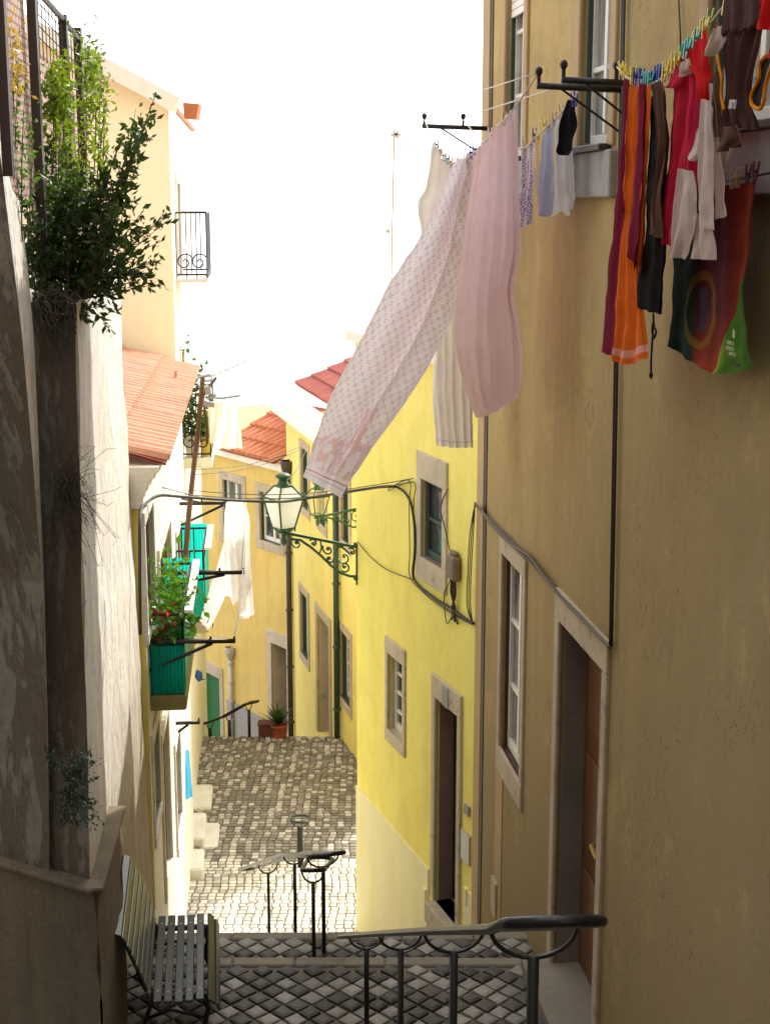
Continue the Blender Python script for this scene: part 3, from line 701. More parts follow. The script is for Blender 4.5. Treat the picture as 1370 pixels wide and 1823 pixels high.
# sloping lane
mb = MB(); ys = [17.7 + k * .35 for k in range(80)]; xs = [-9 + k * .5 for k in range(40)]
for j in range(len(ys) - 1):
    for i in range(len(xs) - 1):
        q = [(xs[i], ys[j]), (xs[i + 1], ys[j]), (xs[i + 1], ys[j + 1]), (xs[i], ys[j + 1])]
        mb.face([V(a, b, gz(a, b) - .02) for a, b in q])
tag(mb.build('lane', stone('pale joint sand', (.34, .30, .24), amt=.4), merge=True, smooth=True), kind='structure')
pts = []; S2 = .115
y = 17.6; j = 0
while y < 26.6:
    x = -4.4 + rnd.uniform(-.02, .02)
    while x < 2.2:
        s_ = (x + .16 * math.sin(y * .9) + .09 * math.sin(y * 2.3 + x)) / S2
        li = (math.floor(s_) % 2 == 0 and rnd.random() < .62) or rnd.random() < .07
        if y < 20.6 + rnd.uniform(-.3, .3): li = 2 if rnd.random() < .8 else 1  # sunlit patch put into the colour: nearer stones whitened
        dl = (x - DW.P.x) - (DW.d.x / DW.d.y) * (y - DW.P.y)
        if dl > -.4: pts.append((x, y, li))
        x += S2
    y += S2; j += 1
mb = MB(); cobbles(mb, pts, S2, gz, .014, True, 0, .10, 2.0); tag(mb.build('lane_paving', M['cobble']), kind='structure')
# the flight of steps going down between the houses
mb = MB(); ns = 19; y0 = edge2; dy = (17.75 - edge2) / ns
for k in range(ns):
    z = -.17 - (3.2 / ns) * (k + 1); mb.box((-2.9, y0 + dy * k, -6), (1.2, y0 + dy * (k + 1) - .002, z))
tag(mb.build('lower_stairs', M['kerb'], bevel=.012), kind='structure')
# unseen masses added behind and left of the viewer to hold back skylight
mb = MB(); mb.hexa([V(-14, -9, -2), V(3, -9, -2), V(3, -3.2, -2), V(-14, -3.2, -2), V(-14, -12, 16), V(3, -12, 16), V(3, -3.6, 16), V(-14, -3.6, 16)])
mb.hexa([V(-14, -3.3, -2), V(-2.9, -3.3, -2), V(-2.9, 6.9, -2), V(-14, 6.9, -2), V(-14, -3.3, 14), V(-3.2, -3.3, 14), V(-3.2, 6.9, 14), V(-14, 6.9, 14)])
tag(mb.build('sky_blocker', M['pebble']), kind='structure')
# land below the hill and the wide river beyond
mb = MB(); mb.box((-900, 34, -16), (900, 70, -9.2)); mb.box((-900, -60, -16), (900, 34, -12)); tag(mb.build('ground', M['mortar']), kind='structure')
def water():
    m, nt, b, o = newmat('river water'); n = noi(nt, tex(nt, (.05, .2, 1)), 1, 4); lk(nt, mixc(nt, n, (.5, .55, .6), (.65, .7, .74)), b.inputs['Base Color'])
    b.inputs['Roughness'].default_value = .35; bump(nt, b, n, .1, .5); return m
mb = MB(); mb.face([V(-9000, 60, -38), V(9000, 60, -38), V(9000, 12000, -38), V(-9000, 12000, -38)]); tag(mb.build('river', water()), kind='structure')
# ------------------------------------------------------------------ PART 2 inserted below
# ================================================================== BENCH
Bn = gnd(273, 1785, .45); Bf = gnd(283, 1632, .45); Bn.z = Bf.z = 0
bd = (Bf - Bn).normalized(); be = Vector((bd.y, -bd.x, 0)); BL = (Bf - Bn).length
def bp(l, e, z): return Bn + bd * l + be * e + Vector((0, 0, z))
bench = thing('bench', 'weathered grey green slatted bench against the old wall on the landing', 'bench', bp(BL / 2, .1, 0))
seat_prof = [(.028 + .078 * k, .45 - .012 * math.sin(math.pi * k / 4), 0.0) for k in range(5)] + [(.425, .432, -35), (.472, .378, -68)]
back_prof = [(-.035, .505, 78), (-.058, .582, 74), (-.082, .659, 72), (-.108, .735, 70), (-.136, .810, 68), (-.166, .884, 66), (-.198, .955, 60), (-.243, 1.005, 25), (-.30, 1.0, -25)]
def slats(mb, prof, flip):
    for e, z, ang in prof:
        a = R(ang); tx = -math.cos(a) if flip else math.cos(a); tz = math.sin(a)
        t = be * tx + Vector((0, 0, tz)); n = bd.cross(t)
        c = bp(0, e, z); j0, j1 = rnd.uniform(-.012, .012), BL + rnd.uniform(-.012, .012); ww = .030
        P = []
        for l in (j0, j1):
            o = c + bd * l; P += [o - t * ww - n * .011, o + t * ww - n * .011, o + t * ww + n * .011, o - t * ww + n * .011]
        mb.hexa([P[0], P[1], P[5], P[4], P[3], P[2], P[6], P[7]])
mb = MB(); slats(mb, seat_prof, False); mb.build('seat', M['slat'], bench, bevel=.005)
mb = MB(); slats(mb, back_prof, True); mb.build('backrest', M['slat'], bench, bevel=.005)
for l in (.14, BL - .14):
    mb = MB(); off = .026
    path = [(-.30, .975), (-.245, .978)] + [(e + .028 * math.sin(R(a)) * 1.0 - .028 * 2, z) for e, z, a in back_prof[6::-1]] + [(-.02, .43), (.05, .415), (.2, .41), (.36, .415), (.42, .395), (.445, .345)]
    mb.tube([bp(l, e, z) for e, z in path], .024, 6)
    mb.tube([bp(l, .36, .41), bp(l, .40, .30), bp(l, .37, .16), bp(l, .42, .03), bp(l, .46, .0)], .022, 6)
    mb.tube([bp(l, .0, .42), bp(l, -.05, .28), bp(l, -.10, .12), bp(l, -.2, 0)], .018, 6)
    mb.tube([bp(l, -.06, .24), bp(l, .12, .30), bp(l, .38, .22)], .013, 6)
    mb.build('end_frame', M['iron'], bench, smooth=True)
mb = MB()
for l in (.14, BL - .14):
    for e, z, a in seat_prof[:5]: mb.lathe(bp(l, e, z + .011), [(.0, .004), (.008, .003), (.009, 0)], 8)
mb.build('bolts', M['zinc'], bench)

# ================================================================== STAIR HANDRAILS
def handrail(name, label, stations, posts, ground, m='rail', r=.0195, group='stair handrails', curl=True):
    """stations: (centre, half width) ; two tubes carried on hoops over thin posts"""
    t = thing(name, label, 'handrail', ground(stations[0][0]), group)
    L_, R_ = [], []
    for i, (c, hw) in enumerate(stations):
        dv = stations[min(i + 1, len(stations) - 1)][0] - stations[max(i - 1, 0)][0]; dv.z = 0
        x = Vector((dv.y, -dv.x, 0)).normalized(); L_.append(c - x * hw); R_.append(c + x * hw)
    mb = MB(); loop = []
    a, b = L_[0], R_[0]; fwd = (stations[0][0] - stations[1][0]).normalized()
    near = [a.lerp(b, .5 + .5 * math.cos(math.pi * (1 - k / 8))) + fwd * (.10 * math.sin(math.pi * k / 8)) for k in range(9)]
    fa = (stations[-1][0] - stations[-2][0]).normalized()
    far = [R_[-1].lerp(L_[-1], .5 - .5 * math.cos(math.pi * k / 8)) + fa * (.10 * math.sin(math.pi * k / 8)) for k in range(9)]
    mb.tube(L_[:0:-1] + near + R_[1:] + far + [L_[-1]], r, 10, cap=False)
    mb.build('rail', M[m], t, smooth=True)
    for p, hw, pr in posts:
        top = p - Vector((0, 0, .11)); g = ground(p)
        mb = MB(); mb.tube([g, top], pr, 10); mb.build('post', M['iron'], t, smooth=True)
        i = min(range(len(stations) - 1), key=lambda k: abs((stations[k][0].y + stations[k + 1][0].y) / 2 - p.y))
        dv = stations[i + 1][0] - stations[i][0]; dv.z = 0; x = Vector((dv.y, -dv.x, 0)).normalized()
        mb = MB(); mb.tube([p + x * hw * -math.cos(math.pi * k / 14) - Vector((0, 0, .115 * math.sin(math.pi * k / 14))) for k in range(15)], .0085, 6); mb.build('hoop', M[m], t, smooth=True)
    return t
gl = lambda p: Vector((p.x, p.y, 0)) if p.y > 8 else Vector((p.x, p.y, .165 * (int((8.0 - p.y) / .34) + 1) - .01))
st = [(at(985, 1642, 4.25), .155), (at(950, 1650, 4.62), .15), (at(808, 1655, 6.25), .14), (at(713, 1660, 8.3), .135), (at(652, 1664, 10.0), .13), (at(630, 1666, 10.9), .12)]
handrail('handrail', 'black double handrail on four posts descending the nearest stairs', st, [(st[1][0], .15, .021), (st[2][0], .14, .020), (st[3][0], .135, .020), (st[4][0], .13, .020)], gl)
def gl2(p):
    if p.y < edge2: return Vector((p.x, p.y, -.17))
    return Vector((p.x, p.y, -.17 - (p.y - edge2) / (17.75 - edge2) * 3.2 - .15)) if p.y < 17.75 else Vector((p.x, p.y, gz(p.x, p.y)))
st = [(at(584, 1521, 11.45), .14), (at(575, 1521, 11.6), .14), (at(524, 1519, 13.3), .115), (at(477, 1534, 15.6), .11), (at(440, 1547, 17.2), .10)]
handrail('handrail', 'thin double handrail past the landing edge, its bars running down to the sunny lane', st, [(st[1][0], .14, .018), (st[2][0], .11, .017), (at(477, 1538, 15.6), .11, .017)], gl2)
st = [(at(557, 1549, 11.5), .093), (at(558, 1547, 11.9), .10), (at(570, 1530, 12.3), .11)]
handrail('handrail', 'short low handrail end beside the taller post past the landing edge', st, [(st[0][0], .095, .017)], gl2)
# far bollard-like rail end in the lane
g0 = gnd(535, 1545, -3.5); g0.z = gz(g0.x, g0.y)
h0 = g0 + V(0, 0, .63); st = [(h0 + V(0, -.04, .12), .13), (h0 + V(0, .16, .09), .13)]
handrail('handrail', 'lone green post with looped rail end standing in the middle of the lower lane', st, [(st[0][0] + V(0, .03, 0), .125, .045)], lambda p: V(p.x, p.y, gz(p.x, p.y)), m='rail', r=.018)
# rail at the crest by the green door
gc = lambda p: V(p.x, p.y, gz(p.x, p.y) - .02)
YC = 26.25
st = [(at(452, 1250, YC), .07), (at(440, 1252, YC + .1), .08), (at(396, 1277, YC + .5), .08), (at(362, 1289, YC + .9), .08), (at(312, 1291, YC + 1.2), .07)]
handrail('handrail', 'dark handrail at the lane crest in front of the green door', st, [(at(443, 1254, YC + .05), .08, .03), (at(408, 1273, YC + .4), .08, .03), (at(374, 1287, YC + .8), .08, .03)], gc, m='iron', r=.022)

# ================================================================== STREET LAMPS
def spiral(c, x, y, r0, r1, a0, a1, n=22):
    return [c + (x * math.cos(a0 + (a1 - a0) * k / n) + y * math.sin(a0 + (a1 - a0) * k / n)) * (r0 + (r1 - r0) * k / n) for k in range(n + 1)]
def street_lamp(label, tip, wallp, hgt, yaw, gm='lampglass'):
    t = thing('street_lamp', label, 'street lamp', wallp, 'street lamps on wall brackets')
    x = (wallp - tip); L = x.length; x.normalize(); z = Vector((0, 0, 1)); k = hgt / .66
    mb = MB(); mb.bar(tip - x * .06, wallp, .03, .035)
    B = lambda a, h: tip + x * (a * L) + z * (h * k)
    low = [B(.10, -.06), B(.22, -.05), B(.36, -.11), B(.50, -.19), B(.64, -.29), B(.78, -.36), B(.90, -.375), B(1.0, -.36)]
    mb.tube(low, .018 * k, 6)
    rr = .011 * k
    for (a, h, r0, a0, a1) in ((.17, -.10, .075, 2.2, 9.2), (.40, -.055, .05, 2.8, -3.6), (.60, -.10, .07, 2.6, 9.6), (.82, -.15, .13, 1.6, 8.8), (.83, -.27, .07, -2.2, 4.6), (.62, -.21, .055, .4, -5.6), (.93, -.07, .05, 2.6, -3.4)):
        mb.tube(spiral(B(a, h), x, z, r0 * k, .012 * k, a0, a1), rr, 5)
        e = B(a, h); mb.lathe(e - z * .014 * k, [(0.002, 0), (.02 * k, .006), (.02 * k, .022 * k), (.002, .028 * k)], 6)
    for (a, h, b, g) in ((.24, -.05, .30, -.10), (.48, -.18, .50, -.02), (.70, -.32, .70, -.02), (.74, -.02, .9, -.10)): mb.tube([B(a, h), B((a + b) / 2 + .02, (h + g) / 2), B(b, g)], rr, 5)
    mb.bar(B(1.0, .03), B(1.0, -.46), .05 * k, .03)
    for h in (.02, -.38): mb.lathe(B(.99, h), [(.03 * k, -.03 * k), (.04 * k, 0), (.03 * k, .03 * k)], 8)
    br = mb.build('bracket', M['lampg'], t, smooth=False)
    # lantern: square, tapering down, with a hipped glass top and a green chimney cap
    b = tip + z * .06 * k
    mb = MB(); ca, sa = math.cos(yaw), math.sin(yaw)
    def ring(w, h): return [b + Vector((ca * p * w - sa * q * w, sa * p * w + ca * q * w, h * k)) for p, q in ((-1, -1), (1, -1), (1, 1), (-1, 1))]
    r0, r1, r2 = ring(.095 * k, .0), ring(.172 * k, .36), ring(.075 * k, .50)
    for A, C in ((r0, r1), (r1, r2)):
        for i in range(4): mb.bar(A[i], C[i], .018 * k, .018 * k)
    for A in (r0, r1, r2):
        for i in range(4): mb.bar(A[i], A[(i + 1) % 4], .018 * k, .02 * k)
    for i in range(4):
        mb.lathe(r1[i], [(.012 * k, -.01), (.016 * k, .02 * k), (.004 * k, .05 * k)], 6); mb.lathe(r0[i] - z * .03 * k, [(.003, -.015), (.012 * k, .0), (.008 * k, .03)], 6)
        mb.tube([r0[i], b + (r0[i] - b) * .5 - z * .05 * k, b - z * .06 * k], .008 * k, 5)
    mb.tube([tip - z * .12 * k, b - z * .02 * k], .03 * k, 8)
    mb.lathe(tip - z * .10 * k, [(.012, -.06 * k), (.035 * k, -.03 * k), (.042 * k, .02 * k), (.025 * k, .06 * k)], 8)
    la = mb.build('lantern', M['lampg'], t)
    mb = MB()
    for A, C in ((r0, r1), (r1, r2)):
        for i in range(4):
            j = (i + 1) % 4; mb.face([A[i] * .98 + b * .02, A[j] * .98 + b * .02, C[j] * .98 + b * .02, C[i] * .98 + b * .02])
    mb.build('glass', M[gm], la)
    mb = MB(); mb.lathe(b + z * .49 * k, [(.085 * k, 0), (.092 * k, .012 * k), (.06 * k, .05 * k), (.052 * k, .085 * k), (.075 * k, .105 * k), (.09 * k, .115 * k), (.092 * k, .135 * k), (.06 * k, .155 * k), (.025 * k, .165 * k), (.0, .167 * k)], 16)
    mb.build('cap', M['lampg'], la, smooth=True)
    return t
street_lamp('green lantern on scrolled bracket, the larger and nearer of two, on the yellow house corner', at(505, 948, 17.8), YH.p3(635, 974), .70, R(38))
street_lamp('smaller farther lantern partly behind the printed sheet, on the lemon house wall', at(565, 921, 23.2), at(648, 903, 23.8), .56, R(30), 'clearglass')

# ================================================================== DOORSTEPS on the left
def step_block(x0, x1, yt, yf, yb, label):
    zg = -3.55; f = gnd((x0 + x1) / 2, yb, zg); Yf = f.y
    a = at(x0, yf, Yf); c = at(x1, yf, Yf); h = a.z; dY = (gnd((x0 + x1) / 2, yt, h).y - Yf)
    dY = min(max(dY, .3), 1.3); s = DW.d / DW.d.y
    P = [Vector((a.x - .05, Yf, zg - .3)), Vector((c.x, Yf, zg - .3))]; P = [P[0], P[1], P[1] + s * dY, P[0] + s * dY]
    mb = MB(); mb.hexa(P + [up(p, h) for p in P]); o = mb.build('doorstep', M['stonew'], None, bevel=.025)
    tag(o, label, 'doorstep', 'stone doorsteps along the white house')
step_block(313, 361, 1510, 1547, 1578, 'rounded white doorstep block nearest the landing on the left')
step_block(338, 364, 1446, 1492, 1512, 'tall white doorstep block in the middle of the row on the left')
step_block(364, 389, 1464, 1508, 1514, 'low white step slab attached beside the middle doorstep block')
step_block(344, 376, 1396, 1437, 1443, 'farthest white doorstep slab under the light blue cloth')

# ================================================================== PIPES, CABLES, MASTS
def tubething(name, label, cat, paths, m, r, group=None, n=6):
    mb = MB()
    for p in paths: mb.tube(p, r, n)
    o = mb.build(name, M[m], None, smooth=True); return tag(o, label, cat, group)
def smooth_path(P, k=5):
    P = [Vector(p) for p in P]; out = []
    for i in range(len(P) - 1):
        p0, p1, p2, p3 = P[max(i - 1, 0)], P[i], P[i + 1], P[min(i + 2, len(P) - 1)]
        for j in range(k):
            t = j / k; out.append(.5 * ((2 * p1) + (p2 - p0) * t + (2 * p0 - 5 * p1 + 4 * p2 - p3) * t * t + (3 * p1 - p0 - 3 * p2 + p3) * t ** 3))
    return out + [P[-1]]
def drain(label, w, x0, y0, x1, y1, r, m, hop=None):
    t = thing('drainpipe', label, 'drainpipe', w.p3(x1, y1, .08), 'drainpipes')
    a, b = w.p3(x0, y0, .08), w.p3(x1, y1, .08); b = up(a, b.z)
    mb = MB(); mb.tube([a, b], r, 8); mb.build('pipe', M[m], t, smooth=True)
    mb = MB()
    for k in range(5): p = a.lerp(b, (k + .4) / 5); mb.lathe(p, [(r * 1.02, -.03), (r * 1.35, -.02), (r * 1.35, .02), (r * 1.02, .03)], 8)
    mb.build('clamp', M[m], t)
    if hop: mb = MB(); mb.lathe(a, [(r, -.1), (r * 2.2, .05), (r * 2.6, .2), (r * 2.4, .22)], 10); mb.build('hopper', M[m], t, smooth=True)
drain('dark green drainpipe down the middle of the lemon house', FW, 596, 760, 594, 1318, .055, 'dgreen')
drain('brown black drainpipe with hopper in the corner between the ochre and lemon houses', FW, 511.5, 838, 511, 1330, .06, 'pipe', True)
drain('grey standpipe with box on the ochre house right of the green door', EW, 410, 1168, 408, 1330, .05, 'zinc', True)
wp = lambda w, L, o=.03: [w.p3(x, y, o) for x, y in L]
main = [DW.p3(250, 1130, .02), DW.p3(249, 1000, .02), DW.p3(250, 915, .02), at(262, 894, 13.7), at(285, 882, 14), at(320, 884, 14.6), at(420, 891, 16), at(500, 893, 16.9), at(545, 887, 17.3), at(590, 880, 17.35), YH.p3(640, 872, .35), YH.p3(690, 866, .15), *wp(YH, [(712, 870), (730, 893), (738, 940), (738, 985), (735, 1024), (746, 1043), (775, 1066), (800, 1081), (825, 1099), (843, 1110)], .035)]
tubething('cable', 'thick black cable looping across the lane past the lamp to the yellow house window', 'cable', [smooth_path(main)], 'cable', .016)
ex = []
for dx, dy in ((-5, 3), (3, 6)):
    ex.append(smooth_path(wp(YH, [(690, 868 + dy), (733 + dx, 852 + dy), (733 + dx, 900), (734 + dx, 980), (735 + dx, 1026 + dy), (760, 1055 + dy), (800, 1084 + dy), (840, 1112)], .03)))
ex.append(smooth_path(wp(YH, [(797, 870), (787, 890), (784, 910), (790, 935), (797, 965), (803, 1000), (800, 1035), (790, 1060), (795, 1110), (806, 1085), (790, 1075)], .03)))
ex.append(smooth_path(wp(YH, [(637, 965), (660, 992), (690, 1015), (735, 1032)], .02)))
for dx in (0, 3, 6): ex.append(smooth_path(wp(YH, [(845, 898), (842 - dx, 950), (838 - dx, 1020), (837 - dx, 1080), (842, 1112)], .05 + .01 * dx)))
tubething('cable', 'tangle of thin wires stapled around the stone window of the yellow house', 'cable', ex, 'cable', .006)
bun = []
for k in range(4):
    o = [rnd.uniform(-4, 4) for _ in range(9)]
    bun.append(smooth_path(wp(RW, [(845, 897 + o[0]), (857, 908 + o[1]), (872, 930 + o[2]), (905, 962 + o[3] * 1.4), (940, 994 + o[4]), (985, 1046 + o[5]), (1030, 1097 + o[6]), (1066, 1134 + o[7] * .5), (1084, 1153)], .02 + .012 * k)))
tubething('cable', 'twisted grey cable bundle running above the window and door of the tan house', 'cable', bun, 'cableg', .011)
tubething('cable', 'pair of straight black cables dropping down the tan house wall to the door lintel', 'cable', [[RW.p3(1108, -30, .03), RW.p3(1094, 640, .03), RW.p3(1085, 1153, .03)], [RW.p3(1111, -30, .03), RW.p3(1098, 640, .03), RW.p3(1088, 1150, .03)]], 'cable', .010)
tubething('cable', 'thin wire hanging down the upper wall above the washing line', 'cable', [[RW.p3(1206, -20, .02), RW.p3(1210, 60, .02), RW.p3(1211, 105, .02)]], 'cable', .005)
far = []
for (a, b) in (((330, 872, 18.5), (735, 852, YH.p3(735, 852, .03).y)), ((330, 880, 18.5), (735, 858, YH.p3(735, 858, .03).y)), ((345, 836, 20.5), (545, 790, 25)), ((345, 845, 20.5), (545, 795, 25)), ((290, 868, 15), (480, 880, 24)), ((505, 858, 24), (545, 800, 26))):
    p, q = at(*a), at(*b); far.append([p.lerp(q, k / 8) - V(0, 0, .12 * math.sin(math.pi * k / 8)) for k in range(9)])
for k, p in enumerate(far): tubething('wire', ['upper one of two thin wires strung level from the white house to the yellow house', 'lower one of two thin wires strung level from the white house to the yellow house', 'upper one of two wires rising from the flowered balcony to the lemon house', 'lower one of two wires rising from the flowered balcony to the lemon house', 'thin wire crossing the lane in front of the ochre house windows', 'short wire rising behind the lantern to the lemon house window'][k], 'wire', [p], 'cableg', .006)
o = None
t = thing('junction_box', 'long grey brown junction box beside the upper window of the yellow house', 'junction box', YH.p3(815, 1030, 0))
a0, a1 = sorted((YH.px(807, 1010)[0], YH.px(822, 1010)[0])); zb, zt = YH.px(815, 1032)[1], YH.px(815, 988)[1]
mb = MB(); mb.wbox(YH, a0, a1, zb, zt, 0, .10); mb.wbox(YH, a0 + .03, a1 - .03, zt, zt + .05, .01, .08); mb.build('case', M['revealb'], t, bevel=.03)
mb = MB(); c = (a0 + a1) / 2
for k in range(3): mb.tube(smooth_path([YH.pt(c + (k - 1) * .04, zb + .02, .05), YH.pt(c + (k - 1) * .06, zb - .15, .05), YH.pt(c - (k - 1) * .04, zb - .32, .04), YH.pt(c + (k - 1) * .09, zb - .46, .03)]), .012, 5)
mb.build('wires', M['cable'], t)
# masts
t = thing('aerial_mast', 'thin rusty mast with small insulators against the white sky', 'mast', at(694, 640, 19.5))
mb = MB(); mb.tube([at(701.5, 236, 19.5), at(698, 400, 19.5), at(694, 660, 19.5)], .011, 6); mb.build('mast', M['rust'], t)
mb = MB()
for a in range(6): mb.bar(at(704, 240, 19.45), at(704 + 9 * math.cos(a * 1.05), 240 + 7 * math.sin(a * 1.05), 19.45), .03, .03)
mb.bar(at(687, 412, 19.5), at(694, 411, 19.5), .03, .05); mb.build('insulators', M['zinc'], t)
mb = MB(); mb.tube([at(706, 243, 19.5), at(732, 264, 19.5), at(733, 258, 19.5)], .006, 5); mb.build('stay_wire', M['cableg'], t)
t = thing('wooden_pole', 'crooked brown pole leaning up from the green balcony with aerials tied on top', 'pole', at(328, 1040, 16.4))
mb = MB(); mb.tube(smooth_path([at(328, 1050, 16.3), at(329, 1020, 16.4), at(335, 930, 16.7), at(343, 850, 17), at(350, 790, 17.2), at(355, 740, 17.2), at(361, 672, 17.3)]), .035, 8, .028); mb.tube([at(359, 700, 17.3), at(368, 745, 17.25), at(369, 790, 17.2)], .018, 6); mb.tube([at(361, 706, 17.2), at(372, 690, 17.2), at(385, 672, 17.2)], .018, 6)
mb.build('pole', M['wood'], t, smooth=True)
mb = MB(); mb.tube([at(365, 707, 17.2), at(395, 709, 17.2), at(428, 704, 17.2)], .014, 5); mb.tube([at(352, 672, 17.3), at(375, 667, 17.3)], .02, 5); mb.tube([at(360, 678, 17.3), at(384, 677, 17.3)], .015, 5); mb.bar(at(366, 695, 17.2), at(376, 694, 17.2), .1, .1); mb.bar(at(363, 718, 17.1), at(382, 721, 17.1), .05, .06)
for k in range(6): x = 374 + 9 * k; mb.bar(at(x, 704, 17.2), at(x, 710, 17.2), .012, .012)
mb.build('aerial', M['zinc'], t)
t = thing('aerial_mast', 'short rust red pole standing on the white house tile roof', 'mast', at(313, 718, 19))
mb = MB(); mb.tube([at(313, 660, 19), at(312.5, 722, 19)], .02, 6); mb.build('mast', M['rust'], t)
mb = MB(); mb.tube([at(313, 695, 19), at(345, 680, 19.5)], .012, 5); mb.tube([at(300, 705, 18.6), at(313, 690, 19)], .012, 5); mb.build('stay_wire', M['potw'], t)
t = thing('roof_aerial', 'faint comb aerial hanging in the white sky above the pole', 'aerial', at(440, 650, 22))
mb = MB(); mb.tube([at(372, 672, 22), at(440, 642, 22)], .01, 5)
for k in range(6): x = 380 + 11 * k; mb.tube([at(x, 668.5 - 4.8 * k - 2, 22), at(x + 3, 668.5 - 4.8 * k + 3, 22.3)], .008, 4)
mb.build('boom', M['zinc'], t)

# ================================================================== BALCONIES (parts of their houses)
def balcony(root, w, s0, s1, z0, off, h, sheets=True, scroll=False, m='stonep', th=.16):
    mb = MB(); mb.wbox(w, s0, s1, z0 - th, z0, -.01, off); b = mb.build('balcony', M[m], root, bevel=.015)
    mb = MB(); top = z0 + h
    def rail(p, q): mb.bar(p, q, .02, .025)
    C = [w.pt(s0 + .02, 0, .02), w.pt(s0 + .02, 0, off - .02), w.pt(s1 - .02, 0, off - .02), w.pt(s1 - .02, 0, .02)]
    for i in range(3):
        for z in (z0 + .06, top): rail(up(C[i], z), up(C[i + 1], z))
        n = max(2, int((C[i + 1] - C[i]).length / .12))
        for k in range(n + 1):
            p = C[i].lerp(C[i + 1], k / n); mb.tube([up(p, z0), up(p, top)], .009, 5)
        if scroll and i == 0:
            d = (C[1] - C[0]).normalized(); l = (C[1] - C[0]).length
            for q in (.27, .75):
                c = up(C[0] + d * l * q, z0 + .24); mb.tube(spiral(c, d, V(0, 0, 1), .13, .02, .5, 9), .012, 5)
    mb.build('railing', M['iron'], b)
    if sheets:
        mb = MB()
        for s, hh in ((s0 - .005, h * .62), (s1 + .005, h + .06)):
            n = 26
            for k in range(n):
                f = lambda q: w.pt(s + .008 * math.sin(q * n * 2.1), 0, .02 + (off - .03) * q)
                p, q = f(k / n), f((k + 1) / n); mb.face([up(p, z0 + .02), up(q, z0 + .02), up(q, z0 + hh), up(p, z0 + hh)])
        n = 40
        for k in range(n):
            p = w.pt(s0 + (s1 - s0) * k / n, 0, off + .004 * (k % 2)); q = w.pt(s0 + (s1 - s0) * (k + 1) / n, 0, off + .004 * ((k + 1) % 2)); mb.face([up(p, z0 + .02), up(q, z0 + .02), up(q, top - .1), up(p, top - .1)])
        mb.build('green_sheet', M['plastic'], b)
        mb = MB(); mb.bar(w.pt(s0, top + .03, off + .045), w.pt(s1, top + .03, off + .045), .08, .03); mb.build('rail_cap', M['potw'], b)
    return b
s_ = DW.px(268, 1245)[0]; zb1 = DW.px(268, 1238)[1]
balcony(whi, DW, s_, s_ + 2.1, zb1, .35, .82, m='moss')
s2_ = DW.px(313, 1050)[0]; balcony(whi, DW, s2_, s2_ + 1.4, DW.px(313, 1118)[1], .38, .95)
sb = PW.px(325, 760)[0]; sb = .75; zb3 = PW.pt(0, at(340, 815, 21.9).z).z
balcony(pea, PW, sb, sb + 1.8, zb3, .46, 1.05, False, True, 'stonew')
zb4 = at(340, 495, 21.9).z
balcony(pea, PW, sb - .2, sb + 1.6, zb4, .48, .95, False, True, 'stonew', .05)
# ================================================================== PLANTS
def leaf(mb, p, d, size, wid=.45):
    d = d.normalized(); s = d.cross(Vector((rnd.uniform(-1, 1), rnd.uniform(-1, 1), rnd.uniform(-.3, 1)))).normalized(); n = d.cross(s)
    l = size * rnd.choice((.55, .75, .9, 1.0, 1.15, 1.35)) * rnd.uniform(.85, 1.15); w = l * wid; b = rnd.uniform(-.25, .1) * l
    a = p; m1 = p + d * l * .45 + s * w * .5 + n * .08 * l; m2 = p + d * l * .45 - s * w * .5 + n * .08 * l; mm = p + d * l * .5; e = p + d * l + n * b
    mb.face([a, m1, e, mm]); mb.face([a, mm, e, m2])
def rv(): 
    v = Vector((rnd.gauss(0, 1), rnd.gauss(0, 1), rnd.gauss(0, 1))); return v.normalized()
def spray(lf, st, p0, p1, n, size, droop=.05, start=.25, r=.006, spread=.05):
    p0, p1 = Vector(p0), Vector(p1); L = (p1 - p0).length; mid = p0.lerp(p1, .5) + Vector((rnd.uniform(-.1, .1), rnd.uniform(-.1, .1), rnd.uniform(0, .12))) * L * .6
    P = [p0 * (1 - t) ** 2 + mid * 2 * t * (1 - t) + p1 * t * t for t in [k / 10 for k in range(11)]]
    st.tube(P, r, 4, r * .3)
    for k in range(n):
        t = start + (1 - start) * (k + rnd.random()) / n; i = min(9, int(t * 10)); q = P[i].lerp(P[i + 1], t * 10 - i); ax = (P[i + 1] - P[i]).normalized()
        d = (ax * rnd.uniform(.2, 1) + rv() * .8 + Vector((0, 0, -droop * 6 * rnd.random())))
        leaf(lf, q + rv() * spread * rnd.random(), d, size)
shrub = thing('shrub', 'dark overhanging shrub growing from the top of the retaining wall', 'shrub', at(110, 535, 9.6))
lf, st = MB(), MB()
tips = [(48, 330), (70, 290), (92, 250), (118, 270), (150, 290), (178, 318), (200, 290), (242, 225), (276, 172), (262, 215), (228, 330), (212, 360), (297, 380), (255, 376), (232, 440), (277, 462), (240, 470), (198, 505), (208, 525), (182, 566), (150, 560), (60, 400), (100, 380), (140, 390), (110, 340), (160, 360), (60, 450), (188, 415), (215, 250), (252, 240), (75, 480), (170, 470), (130, 330), (40, 420), (205, 395), (222, 465)]
for x, y in tips:
    bx = 60 + (x / 300) * 120 + rnd.uniform(-20, 20); Y0 = rnd.uniform(9.35, 9.8); Y1 = Y0 + rnd.uniform(-.25, .35)
    p0 = at(min(bx, 150), 530, Y0); p1 = at(x, y, Y1); L = (p1 - p0).length
    spray(lf, st, p0, p1, int(75 * L) + 14, .062, .08, .12, .009, .07)
    for k in range(2):
        q = p0.lerp(p1, rnd.uniform(.4, .85)); spray(lf, st, q, q + (p1 - p0).normalized() * .22 + rv() * .16, 16, .058, .08, .2, .004, .04)
